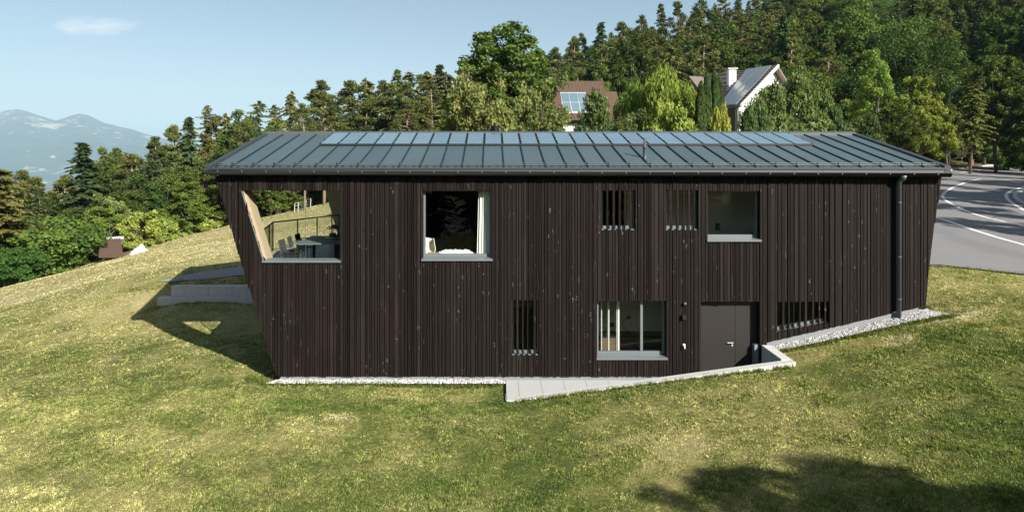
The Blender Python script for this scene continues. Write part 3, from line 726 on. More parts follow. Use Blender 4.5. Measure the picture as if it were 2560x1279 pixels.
# ridge cap and verges
hp(MB().hexa([roof_pt(0, .975, .0)+Vector((-.05, 0, 0)), roof_pt(1, .975, 0)+Vector((.05, 0, 0)), Vector((RRX1+.05, RY+.16, RIDZ-.05)), Vector((RRX0-.05, RY+.16, RIDZ-.05)),
              roof_pt(0, .975, .075)+Vector((-.05, 0, 0)), roof_pt(1, .975, .075)+Vector((.05, 0, 0)), Vector((RRX1+.05, RY+.16, RIDZ+.06)), Vector((RRX0-.05, RY+.16, RIDZ+.06))]), 'ridge_cap', M['fascia'])
for s_, xt in ((-1, 0), (1, 1)):
    a, b = roof_pt(xt, -.004), roof_pt(xt, .985); o = Vector((.11*s_, 0, 0)); i_ = Vector((-.06*s_, 0, 0)); dn, up = Vector((0, 0, -.17)), Vector((0, 0, .055))
    q = [a+i_, a+o, b+o, b+i_] if s_ > 0 else [a+o, a+i_, b+i_, b+o]
    hp(MB().hexa([p+dn for p in q]+[p+up for p in q]), 'verge_trim', M['trim'])
# eave: drip edge, fascia, gutter with brackets, snow guard
hp(MB().box(RX0, RX1, EY-.035, EY+.02, EZ-.05, EZ+.004), 'drip_edge', M['trim'])
for i in range(6):
    a = RX0+.02+(RX1-RX0-.04)*i/6; b = RX0+.02+(RX1-RX0-.04)*(i+1)/6-.006
    hp(MB().box(a, b, EY-.012, EY+.015, TOPZ+.02, EZ-.051), 'fascia_sheet', M['fascia'])
def gutz(x): return 5.716-.070*(x-RX0)/(RX1-RX0)
def gutter():
    m = MB(); n = 9; r0, yc = .068, EY-.012-.075
    xs = (RX0-.04, RX1+.06); rows = []
    for x in xs:
        zc = gutz(x); pts = [(x, yc+r0*math.cos(math.pi+math.pi*k/(n-1)), zc+r0*1.7*math.sin(math.pi+math.pi*k/(n-1))) for k in range(n)]
        rows.append(pts)
    m.add(rows[0]+rows[1], [(k, k+1, n+k+1, n+k) for k in range(n-1)]+[tuple(range(n)), tuple(range(2*n-1, n-1, -1))])
    g = hp(m, 'gutter', M['gutter'], None, True)
    bead = MB().tube([(xs[0], yc-r0, gutz(xs[0])), (xs[1], yc-r0, gutz(xs[1]))], .011, 6); hp(bead, 'gutter_bead', M['seam'], g)
    k = 0; x = RX0+.3
    while x < RX1:
        hp(MB().box(x-.013, x+.013, yc-r0-.018, yc-r0-.006, gutz(x)-.05, gutz(x)+.018), 'gutter_bracket', M['pipe'], g); x += .655
gutter()
def snow_guard():
    for t, h in ((.030, .040), (.030, .088)):
        a, b = roof_pt(0.006, t, h), roof_pt(.994, t, h); hp(MB().tube([a, b], .013, 6), 'snow_guard_rail', M['pipe'])
    for i in range(NB+1):
        x = min(max(i/NB, .008), .992); p = roof_pt(x, .030); q = roof_pt(x, .085); f0 = roof_pt(x, .006)
        m = MB().hexa([(p.x-.012, p.y-.02, p.z-.002), (p.x+.012, p.y-.02, p.z-.002), (p.x+.012, p.y+.03, p.z-.002), (p.x-.012, p.y+.03, p.z-.002), (p.x-.012, p.y-.02, p.z+.115), (p.x+.012, p.y-.02, p.z+.115), (p.x+.012, p.y+.03, p.z+.10), (p.x-.012, p.y+.03, p.z+.10)])
        m.hexa(bar(f0+Vector((0, 0, -.002)), q+Vector((0, 0, -.002)), .034, .038))
        hp(m, 'snow_guard_bracket', M['seam'])
    for i in range(NB):
        m = MB()
        for k in (.3, .7):
            p = roof_pt((i+k)/NB, .022); m.box(p.x-.03, p.x+.03, p.y-.015, p.y+.015, p.z-.003, p.z+.03)
        hp(m, 'snow_guard_stop', M['black'])
snow_guard()
# downpipe
def downpipe():
    x = fx(2243); yc = -.085; m = MB()
    m.tube([(x, EY-.09, gutz(x)-.06), (x, EY-.06, gutz(x)-.14), (x, yc, gutz(x)-.26), (x, yc, fz(793)-.05)], [.085, .075, .062, .062], 14)
    d = hp(m, 'downpipe', M['pipe'], None, True)
    for py in (505, 640, 745): hp(MB().lathe([(.068, -.02), (.068, .02)], (x, yc, fz(py)), 14), 'pipe_collar', M['pipe'], d)
    hp(MB().box(x-.09, x+.10, -.17, .02, fz(797), fz(793)), 'pipe_gully', M['conc'], d)
downpipe()
# flue pipe and the cowl behind the ridge
def flue():
    D = 20.0; p = at(1612, 397, D); m = MB()
    m.lathe([(.062, 0), (.055, .02), (.055, .34), (.062, .345), (.062, .37), (.040, .375), (.040, .60)], (p.x, p.y, p.z), 12); hp(m, 'flue_pipe', M['pipe'], None, True)
    c = at(1238, 331, DF+RY+.4); m = MB(); prof = [(.11, -.3), (.11, 0)]
    for k in range(4): prof += [(.155, .01+k*.055), (.155, .035+k*.055), (.12, .04+k*.055)]
    prof += [(.17, .235), (.15, .27), (.02, .29)]; m.lathe(prof, (c.x, c.y, c.z-.03), 16); hp(m, 'chimney_cowl', M['black'])
flue()

# windows
def window(nm, mullions=(), frame=0.055, depth=0.17, sill=True, label=None):
    x0, x1, z0, z1 = OPEN[nm]; y0 = depth
    m = MB()   # reveal lining
    m.box(x0-.02, x0, .02, y0+.08, z0, z1); m.box(x1, x1+.02, .02, y0+.08, z0, z1); m.box(x0, x1, .02, y0+.08, z1, z1+.02)
    w = hp(m, 'window', M['reveal'])
    f = MB(); f.box(x0+.002, x0+frame, y0, y0+.07, z0+.03, z1-.002); f.box(x1-frame, x1-.002, y0, y0+.07, z0+.03, z1-.002)
    f.box(x0+frame, x1-frame, y0, y0+.07, z0+.03, z0+.03+frame*1.5); f.box(x0+frame, x1-frame, y0, y0+.07, z1-frame*.7, z1-.002)
    hp(f, 'window_frame', M['alu'], w)
    g = MB(); 
    for mx in mullions:
        hp(MB().box(mx-.035, mx+.035, y0-.01, y0+.075, z0+.03+frame*1.5+.002, z1-frame*.7-.002), 'mullion', M['alu'], w)
    xs = [x0+frame]+[q for mx in mullions for q in (mx-.035, mx+.035)]+[x1-frame]
    for a, b in zip(xs[0::2], xs[1::2]):
        hp(MB().box(a+.001, b-.001, y0+.03, y0+.042, z0+.03+frame*1.5+.001, z1-frame*.7-.001), 'pane', M['glass'], w)
    if sill:
        s = MB(); s.hexa([(x0-.03, -.085, z0-.055), (x1+.03, -.085, z0-.055), (x1-.002, y0+.01, z0+.0), (x0+.002, y0+.01, z0+.0), (x0-.03, -.085, z0-.005), (x1+.03, -.085, z0-.005), (x1-.002, y0+.01, z0+.028), (x0+.002, y0+.01, z0+.028)])
        hp(s, 'window_sill', M['alu'], w)
    return w
window('living'); window('study'); window('work', (fx(1607),), .06)
for nm in ('slat1', 'slat2', 'slat3'): window(nm, (), .05, .16, False)
def slatsill(nm):
    x0, x1, z0, z1 = OPEN[nm]; hp(MB().box(x0+.01, x1-.01, .03, .2, z0-.02, z0+.03), 'window_sill', M['alu'])
for nm in ('slat1', 'slat2', 'slat3'): slatsill(nm)
def slope_window():
    x0, x1, z0, z1 = OPEN['slat4']; zl = lambda x: low_of('slat4', x)
    m = MB().box(x0-.02, x0, .02, .3, z0, z1); m.box(x1, x1+.02, .02, .3, zl(x1), z1); m.box(x0, x1, .02, .3, z1, z1+.02)
    w = hp(m, 'window', M['reveal'])
    hp(MB().hexa([(x0, .16, zl(x0)), (x1, .16, zl(x1)), (x1, .24, zl(x1)), (x0, .24, zl(x0)), (x0, .16, zl(x0)+.10), (x1, .16, zl(x1)+.10), (x1, .24, zl(x1)+.10), (x0, .24, zl(x0)+.10)]), 'window_frame', M['alu'], w)
    hp(MB().hexa([(x0, .03, zl(x0)-.04), (x1, .03, zl(x1)-.04), (x1, .159, zl(x1)-.04), (x0, .159, zl(x0)-.04), (x0, .03, zl(x0)), (x1, .03, zl(x1)), (x1, .159, zl(x1)+.02), (x0, .159, zl(x0)+.02)]), 'window_sill', M['alu'], w)
    hp(MB().hexa([(x0, .19, zl(x0)+.1), (x1, .19, zl(x1)+.1), (x1, .2, zl(x1)+.1), (x0, .2, zl(x0)+.1), (x0, .19, z1), (x1, .19, z1), (x1, .2, z1), (x0, .2, z1)]), 'pane', M['glass'], w)
    hp(MB().box(x0-.3, x1+.3, 1.2, 1.3, .3, 2.5), 'partition', M['reveal'])
slope_window()
# terrace opening: sill, frameless glass
def loggia():
    x0, x1, z0, z1 = OPEN['loggia']; w = hp(MB().box(x1-.002, x1+.02, .0, .13, z0, z1), 'terrace_window', M['reveal'])
    s = MB(); s.hexa([(JX1-.04, -.085, z0-.055), (x1+.04, -.085, z0-.055), (x1+.02, .25, z0-.01), (JX1-.04, .25, z0-.01), (JX1-.04, -.085, z0-.005), (x1+.04, -.085, z0-.005), (x1+.02, .25, z0+.025), (JX1-.04, .25, z0+.025)])
    hp(s, 'window_sill', M['alu'], w)
    mid = fx(760); y = .16
    jx = lambda z: JX0+(z-JZ0)*(JX1-JX0)/(JZ1-JZ0)
    hp(MB().prism_y([(jx(z0+.03)+.03, z0+.03), (mid-.004, z0+.03), (mid-.004, z1-.005), (jx(z1)+.03, z1-.005)], y, y+.012), 'pane', M['glass'], w)
    hp(MB().box(mid+.004, x1-.004, y, y+.012, z0+.03, z1-.005), 'pane', M['glass'], w)
    hp(MB().box(mid-.0035, mid+.0035, y-.001, y+.013, z0+.03, z1-.005), 'glass_joint', M['pipe'], w)
loggia()
def door():
    x0, x1, z0, z1 = OPEN['door']; d = .20
    m = MB(); m.box(x0-.02, x0, .02, d+.1, -.1, z1); m.box(x1, x1+.02, .02, d+.1, -.1, z1); m.box(x0, x1, .02, d+.1, z1, z1+.02)
    fr = hp(m, 'door_surround', M['reveal'])
    j = fx(1838, DF+d)
    dl = hp(MB().box(x0+.002, j-.006, d, d+.06, -.1, z1-.002), 'door_leaf', M['door'])
    hp(MB().box(j+.006, x1-.002, d+.004, d+.06, -.1, z1-.002), 'door_side_panel', M['door'])
    hp(MB().box(j-.006, j+.006, d+.02, d+.06, -.1, z1-.002), 'door_joint', M['steel'])
    hz = fz(855, DF+d); h = MB().tube([(j-.09, d-.002, hz), (j-.09, d-.06, hz)], .012, 8); h.tube([(j-.075, d-.06, hz), (j-.24, d-.06, hz)], .012, 8); hp(h, 'door_handle', M['steel'], dl)
    hp(MB().box(j-.105, j-.07, d-.015, d-.001, hz-.11, hz-.05), 'lock_cylinder', M['steel'], dl)
door()

# terrace railing
def railing():
    zf = 2.83; z1 = zf+1.0
    pts = [Vector((-7.28, 1.9, 0)), Vector((-7.98+.1, RY-.05, 0)), Vector((-6.30, 7.72, 0))]
    r = empty('terrace_railing', (pts[1].x, pts[1].y, zf)); tag(r, 'black metal railing with wire mesh round the open terrace corner', 'railing')
    o = Vector((pts[1].x, pts[1].y, zf))
    def L(p, z): return Vector((p.x, p.y, z))-o
    posts = [pts[0], pts[0].lerp(pts[1], .62), pts[1]]+[pts[1].lerp(pts[2], k) for k in (.345, .64, .88)]+[pts[2]]
    for p in posts: MB().tube([L(p, zf), L(p, z1)], .022, 6).build('post', M['black'], r)
    for a, b in ((pts[0], pts[1]), (pts[1], pts[2])):
        MB().tube([L(a, z1), L(b, z1)], .026, 6).build('top_rail', M['black'], r)
        MB().tube([L(a, zf+.05), L(b, zf+.05)], .010, 5).build('bottom_rail', M['black'], r)
        m = MB(); ln = (b-a).length; n = int(ln/.085); dirv = (b-a)/ln; hgt = .93
        for k in range(-12, n):
            for s in (1, -1):
                u0, u1 = k*.085, k*.085+hgt; v0, v1 = (0, hgt) if s > 0 else (hgt, 0)
                if u0 < 0: v0 += (0-u0)*s; u0 = 0
                if u1 > ln: v1 -= (u1-ln)*s; u1 = ln
                if u1-u0 < .03: continue
                p, q = L(a+dirv*u0, zf+.05+v0), L(a+dirv*u1, zf+.05+v1); m.tube([p, q], .0022, 3, False)
        mo = m.build('wire_mesh', M['black'], r); mo['kind'] = 'stuff'
railing()

# ------------------------------------------------------------------ terrace furniture and things inside
def terrace_things():
    zf = 2.83
    t = empty('terrace_table', (-5.3, 1.9, zf)); tag(t, 'dark grey dining table on the covered terrace', 'table')
    MB().box(-.72, .72, -.95, .95, .70, .74).build('table_top', M['tabletop'], t)
    for sx in (-1, 1):
        for sy in (-1, 1): MB().box(sx*.64-.03, sx*.64+.03, sy*.86-.03, sy*.86+.03, 0, .699).build('leg', M['black'], t)
    def chair(x, y, rz, label, group=None):
        c = empty('terrace_chair', (x, y, zf), rz); tag(c, label, 'chair', group)
        MB().box(-.24, .24, -.23, .23, .43, .46).build('seat', M['black'], c)
        m = MB(); m.hexa([(-.24, .20, .52), (.24, .20, .52), (.24, .23, .52), (-.24, .23, .52), (-.23, .27, .84), (.23, .27, .84), (.23, .30, .84), (-.23, .30, .84)]); m.build('backrest', M['greywood'], c)
        for sx in (-1, 1):
            MB().tube([(sx*.23, -.22, 0), (sx*.23, -.22, .64), (sx*.23, -.16, .68), (sx*.23, .18, .68), (sx*.23, .24, .62)], .012, 6).build('armrest', M['pipe'], c)
            MB().tube([(sx*.22, .21, 0), (sx*.22, .21, .52), (sx*.22, .25, .70)], .012, 6).build('leg', M['pipe'], c)
    chair(-6.12, 2.55, R(90), 'grey-backed armchair at the far side of the terrace table by the railing')
    chair(-6.12, 1.75, R(95), 'grey-backed armchair at the railing side of the terrace table next to the glass')
    chair(-6.12, .98, R(88), 'grey-backed armchair at the terrace table corner close behind the glass')
    b = empty('terrace_sofa', (-4.85, 3.7, zf)); tag(b, 'low dark outdoor sofa with grey board armrest behind the terrace table', 'sofa')
    MB().box(-.4, .38, -.9, .9, .12, .42).build('seat', M['black'], b); MB().box(.18, .38, -.9, .9, .421, .80).build('backrest', M['black'], b)
    for sy in (-1, 1): MB().box(-.42, .38, sy*.95-.045, sy*.95+.045, 0, .62).build('armrest', M['greywood'], b)
    f = empty('flower_bowl', (-5.12, 2.1, zf+.741)); tag(f, 'small dark plant in a pale bowl on the terrace table', 'plant')
    MB().lathe([(.10, 0), (.27, .035), (.29, .055), (.27, .055), (.10, .02)], (0, 0, 0), 20).build('bowl', M['bowl'], f, True)
    MB().lathe([(.09, .02), (.11, .10), (.10, .17), (.08, .17)], (-.05, 0, 0), 12).build('pot', M['black'], f, True)
    MB().lathe([(.07, .02), (.09, .08), (.05, .14), (.02, .14)], (.12, .05, 0), 12).build('pot', M['black'], f, True)
    m = MB(); r = random.Random(3)
    m.tube([(-.02, 0, .15), (-.04, 0, .26), (.02, 0, .34)], [.012, .009, .006], 5); m.tube([(-.03, 0, .24), (.06, .02, .33)], [.008, .005], 5); m.build('stem', M['bark'], f)
    V = []; Fq = []
    for _ in range(150):
        c = Vector((r.gauss(0, .09), r.gauss(0, .08), .36+r.gauss(0, .035))); a = Vector((r.gauss(0,1), r.gauss(0,1), r.gauss(0,.5))).normalized()*.035; bb = a.cross(Vector((r.gauss(0,1), r.gauss(0,1), 1))).normalized()*.018
        k = len(V); V += [c-a, c-bb, c+a, c+bb]; Fq.append((k, k+1, k+2, k+3))
    me = fast_mesh('foliage', np.array([tuple(v) for v in V]), np.array(Fq), M['leaf'], np.tile([.03, .05, .02], (len(V), 1))); mesh_obj('foliage', me, f)
terrace_things()

def interior_things():
    x0, x1, z0, z1 = OPEN['living']; y = .31
    # curtain
    m = MB(); xa, xb = fx(1197, 19.35), fx(1240, 19.35); n = 60; v = []; fs = []
    for i in range(n+1):
        t = i/n; xx = xa+(xb-xa)*t; yy = y+.030*math.sin(t*38)+.012*math.sin(t*91+1)
        v += [(xx-.06*(1-t), yy, z0-.25), (xx, yy, z1+.1)]
        if i: fs.append((2*i-2, 2*i, 2*i+1, 2*i-1))
    m.add(v, fs); o = m.build('curtain', M['curtain'], None, True); tag(o, 'white floor-length curtain gathered inside the large square window', 'curtain')
    s = MB().box(x0+.06, x1-.06, .25, .75, z0-.02, z0+.075).build('window_bench', M['pale']); tag(s, 'pale wooden bench ledge inside the large square window', 'bench')
    # sheepskin
    n, mm = 44, 14; V = []; Fq = []; r = random.Random(5); bx0, bx1 = fx(1096, 19.45), fx(1184, 19.45)
    for j in range(mm+1):
        for i in range(n+1):
            u, w = i/n, j/mm; e = math.sin(math.pi*min(1, u*5)/2)*math.sin(math.pi*min(1, (1-u)*5)/2)*math.sin(math.pi*min(1, w*3)/2)*math.sin(math.pi*min(1, (1-w)*3)/2)
            V.append((bx0+(bx1-bx0)*u+r.gauss(0, .006), .30+.42*w+r.gauss(0, .006), z0+.078+.10*e*(0.75+.25*math.sin(u*23)*math.sin(w*9))+abs(r.gauss(0, .012))))
            if i and j: k = j*(n+1)+i; Fq.append((k-n-2, k-n-1, k, k-1))
    o = MB().add(V, Fq).build('sheepskin', M['fur'], None, True); tag(o, 'fluffy white sheepskin lying on the window bench', 'rug')
    # shell chair
    zf = 2.80; c = empty('shell_chair', (fx(1064, 19.9), .95, zf), R(-35)); tag(c, 'cream shell chair seen inside the large square window', 'chair')
    m = MB(); nu, nv = 12, 10; V = []; Fq = []
    for j in range(nv+1):
        for i in range(nu+1):
            u = (i/nu-.5)*2; w = j/nv; wid = .27*(1-.45*max(0, w-.55)/.45); a = w*1.9
            yy = -.22+.44*min(1, w*1.8)+.10*max(0, w-.55); zz = .43+.03*abs(u)**2+max(0, w-.42)*.78
            V.append((wid*u, yy-.10*abs(u)**2*(w > .4), zz))
            if i and j: k = j*(nu+1)+i; Fq.append((k-nu-2, k-nu-1, k, k-1))
    o = m.add(V, Fq).build('shell', M['shell'], c, True); o.modifiers.new('thick', 'SOLIDIFY').thickness = .015
    for sx in (-1, 1):
        for sy in (-1, 1): MB().tube([(sx*.13, sy*.12, .43), (sx*.22, sy*.21, 0)], .010, 6).build('leg', M['black'], c)
    # study: switch plate and plant
    y = 2.6; p = at(1794, 566, DF+y-.02); o = MB().box(p.x-.07, p.x+.07, y-.03, y-.001, p.z-.11, p.z+.11).build('wall_panel', M['black']); tag(o, 'small black control panel on the wall behind the upper square window', 'panel')
    d = at(1840, 607, DF+.75); o = empty('study_plant', (fx(1880, DF+.5), .5, OPEN['study'][2]+.03)); tag(o, 'small dark leafy plant inside the upper square window', 'plant')
    MB().lathe([(.06, -.10), (.08, .0), (.06, .0)], (0, 0, 0), 12).build('pot', M['black'], o)
    r = random.Random(9); V = []; Fq = []
    for k in range(26):
        a = r.uniform(0, 6.28); el = r.uniform(.2, 1.2); L_ = r.uniform(.10, .24); dv = Vector((math.cos(a)*math.cos(el), math.sin(a)*math.cos(el), math.sin(el))); sd = dv.cross(Vector((0, 0, 1))).normalized()*.022; q = len(V)
        V += [Vector((0,0,0)), dv*L_*.6-sd, dv*L_-Vector((0,0,.02)), dv*L_*.6+sd]; Fq.append((q, q+1, q+2, q+3))
    mesh_obj('foliage', fast_mesh('foliage', np.array([tuple(v) for v in V]), np.array(Fq), M['leaf'], np.tile([.02, .03, .012], (len(V), 1))), o)
    # lower room: sheer curtain strips, sideboard
    for px, w in ((1503, .05), (1521, .06), (1545, .09)):
        xx = fx(px, DF+.45); m = MB(); v = []; fs = []
        for i in range(13):
            t = i/12; v += [(xx-w/2+w*t, .45+.03*math.sin(t*9), .0), (xx-w/2+w*t, .45+.03*math.sin(t*9), 2.3)]
            if i: fs.append((2*i-2, 2*i, 2*i+1, 2*i-1))
        o = m.add(v, fs).build('curtain_strip', M['curtain'], None, True); tag(o, 'narrow pale curtain strip hanging inside the lower two-part window', 'curtain', 'curtain strips of the lower window')
    s = empty('sideboard', (3.6, 1.70, -.08)); tag(s, 'dark wooden sideboard against the wall inside the lower two-part window', 'sideboard')
    MB().box(-.95, 1.4, -.25, .25, .1, .78).build('cabinet', M['timber'], s); MB().box(-1.0, 1.45, -.28, .27, .781, .83).build('top', M['black'], s)
    for sx in (-.9, 1.35): MB().box(sx-.03, sx+.03, -.2, .2, 0, .099).build('leg', M['black'], s)
    k = empty('desk_lamp', (3.9, 1.7, .75)); tag(k, 'thin dark desk lamp standing on the sideboard inside the lower window', 'lamp')
    MB().lathe([(.09, 0), (.09, .02), (.02, .025)], (0, 0, 0), 12).build('base', M['black'], k); MB().tube([(0, 0, .02), (-.22, 0, .30), (-.02, -.05, .52)], .010, 6).build('arm', M['black'], k); MB().lathe([(.08, -.04), (.03, .06)], (-.02, -.05, .50), 12).build('lamp_shade', M['black'], k)
    p = at(1528, 811, DF+1.98); o = MB().box(p.x-.09, p.x+.09, 1.96, 1.999, p.z-.06, p.z+.06).build('wall_switch', M['black']); tag(o, 'small black switch plate on the wall inside the lower window', 'switch')
interior_things()

def wall_fixtures():
    x = fx(1710); z = fz(757); o = empty('door_camera', (x, -.04, z)); tag(o, 'small round black fixture high on the cladding beside the door', 'camera')
    MB().tube([(0, .02, 0), (0, -.035, 0)], .045, 14).build('mount', M['black'], o); m = MB(); m.lathe([(.008, -.045), (.035, -.03), (.045, 0), (.035, .03), (.008, .045)], (0, -.06, 0), 14); m.build('dome', M['pipe'], o, True)
    z = fz(790); o = empty('wall_lamp', (fx(1708), -.04, z)); tag(o, 'small black cube wall lamp on the cladding beside the door', 'lamp')
    MB().box(-.05, .05, -.10, .02, -.06, .06).build('housing', M['gutter'], o); MB().box(-.035, .035, -.085, -.01, -.066, -.061).build('lens', M['bowl'], o)
    z = fz(863); o = empty('garden_tap', (fx(1708), -.04, z)); tag(o, 'white frost-proof garden tap on the cladding beside the door', 'tap')
    MB().tube([(0, .02, .03), (0, -.05, .03)], .035, 12).build('collar', M['white'], o); MB().tube([(0, -.05, .03), (0, -.09, .02), (.01, -.10, -.06)], [.018, .018, .015], 8).build('spout', M['white'], o, True); MB().box(-.03, .03, -.07, -.055, .045, .07).build('handle', M['white'], o)
wall_fixtures()

# ------------------------------------------------------------------ path, retaining wall, gravel, concrete steps
def path_and_wall():
    pth = MB().box(0.16, 7.25, -1.52, .02, -.42, -.155).build('path', M['gravelbase']); pth['kind'] = 'structure'
    x = .165; xs = [.165]
    j0 = fx(1295, 18.95)
    k = j0
    while k < 7.2: xs.append(k); k += .622
    xs.append(7.24)
    for a, b in zip(xs[:-1], xs[1:]):
        MB().box(a+.004, b-.004, -1.55, -.005, -.16, -.112).build('paving_slab', M['paver'], pth)
    w = empty('retaining_wall', (7.4, -1.4, 0)); tag(w, 'low pale concrete retaining wall rising along the path and turning to the door', 'wall')
    m = MB(); xa, xb = .42, WALLX1; y0, y1 = -1.62, -1.36
    m.hexa([(xa, y0, -.6), (xb, y0, -.6), (xb, y1, -.6), (xa, y1, -.6), (xa, y0, -.108), (xb, y0, WALLZ1), (xb, y1, WALLZ1), (xa, y1, -.108)])
    m.v = [(a-7.4, b+1.4, c) for a, b, c in m.v]; m.build('wall_run', M['conc'], w)
    m = MB().box(7.27, WALLX1, y1+.001, -.03, -.6, WALLZ1); m.v = [(a-7.4, b+1.4, c) for a, b, c in m.v]; m.build('wall_return', M['conc'], w)
path_and_wall()
def gravel():
    def strip(name, poly, n, seed, hf):
        g = sheet(name, poly, .35, .03, M['gravelbase'], None, 'stuff', hf); r = np.random.default_rng(seed)
        tag(g, None)
        xs = [p[0] for p in poly]; ys = [p[1] for p in poly]; pts = []
        while len(pts) < n:
            x, y = r.uniform(min(xs), max(xs)), r.uniform(min(ys), max(ys)); c = False; j = len(poly)-1
            for i in range(len(poly)):
                if (ys[i] > y) != (ys[j] > y) and x < (xs[j]-xs[i])*(y-ys[i])/(ys[j]-ys[i])+xs[i]: c = not c
                j = i
            if c: pts.append((x, y))
        pts = np.array(pts); z = hf(pts[:, 0], pts[:, 1])+.045; oc = np.array([(1,0,0),(0,1,0),(-1,0,0),(0,-1,0),(0,0,1),(0,0,-1)], float)
        fo = np.array([(0,1,4),(1,2,4),(2,3,4),(3,0,4),(1,0,5),(2,1,5),(3,2,5),(0,3,5)])
        N = len(pts); sz = r.uniform(.014, .034, (N, 1, 3))*np.array([1.2, 1.2, .8]); ang = r.uniform(0, 6.28, N); V = oc[None]*sz*(1+r.uniform(-.25, .25, (N, 6, 1)))
        ca, sa = np.cos(ang)[:, None], np.sin(ang)[:, None]; V = np.stack([V[..., 0]*ca-V[..., 1]*sa, V[..., 0]*sa+V[..., 1]*ca, V[..., 2]], -1)
        V += np.concatenate([pts, z[:, None]], 1)[:, None]; Fq = (fo[None]+np.arange(N)[:, None, None]*6).reshape(-1, 3)
        col = np.repeat(np.clip(r.normal(.42, .17, N), .05, .75), 6)[:, None]*np.array([1, .99, .97]); 
        o = mesh_obj(name, fast_mesh(name, V.reshape(-1, 3), Fq, M['stone'], col)); o['kind'] = 'stuff'; o['label'] = 'loose white and grey pebbles along the house foot'; o['category'] = 'gravel'
        g['label'] = 'pale gravel bed under the pebbles at the house foot'; g['category'] = 'gravel'
    hf1 = lambda x, y: np.full(len(x), -.15)
    strip('gravel', [(LBX-.22, -.30), (.13, -.30), (.13, .02), (LBX+.05, .02)], 1900, 1, hf1)
    def hf2(x, y): return np.maximum(Hn(x, y)+.01, np.interp(x, [WALLX1, 8.4, RBX], [WALLZ1-.10, .95, 1.76]))
    strip('gravel', [(WALLX1+.02, -.34), (RBX-1.2, -.52), (RBX+.38, -.60), (RBX+.12, .45), (RBX-.1, .02), (WALLX1+.02, .02)], 3400, 2, hf2)
gravel()
def steps():
    def block(x0, x1, y0, y1, z0, z1, lab):
        o = empty('concrete_step', ((x0+x1)/2, y0, z0)); tag(o, lab, 'step')
        cx_, cz_ = (x0+x1)/2, z0; k = 4; e = .006
        for i in range(k):
            a = x0+(x1-x0)*i/k+e-cx_; b = x0+(x1-x0)*(i+1)/k-e-cx_
            MB().hexa([(a, 0, 0), (b, 0, 0), (b, y1-y0, 0), (a, y1-y0, 0), (a, .01, z1-z0), (b, .01, z1-z0), (b, y1-y0, z1-z0), (a, y1-y0, z1-z0)]).build('concrete_block', M['conc2'], o)
    block(-14.1, -7.6, 9.06, 9.42, -.5, .32, 'long weathered concrete retaining step, the lower of two beside the house')
    block(-13.7, -7.4, 9.42, 9.8, -.2, .72, 'long weathered concrete retaining step, the upper of two beside the house')
    sheet('gravel_path', [(p.x, p.y) for p in [ground_at(*q) for q in ((392, 706), (430, 706), (500, 701), (600, 690), (700, 684), (700, 664), (605, 668), (530, 677), (450, 692))]], .5, .035, M['gravelbase'])
steps()

# ------------------------------------------------------------------ trees
def quads(C, A, B):
    """rhombic leaves: centres C, half-length vectors A, half-width vectors B"""
    V = np.stack([C-A, C-B*1.0, C+A, C+B*1.0], 1).reshape(-1, 3); n = len(C)
    return V, np.arange(4*n).reshape(n, 4)
def unit(v): return v/np.maximum(np.linalg.norm(v, axis=-1, keepdims=True), 1e-9)
def crown_mesh(name, C, A, B, col, mat):
    V, Fq = quads(C, A, B); return fast_mesh(name, V, Fq, mat, np.repeat(col, 4, 0))

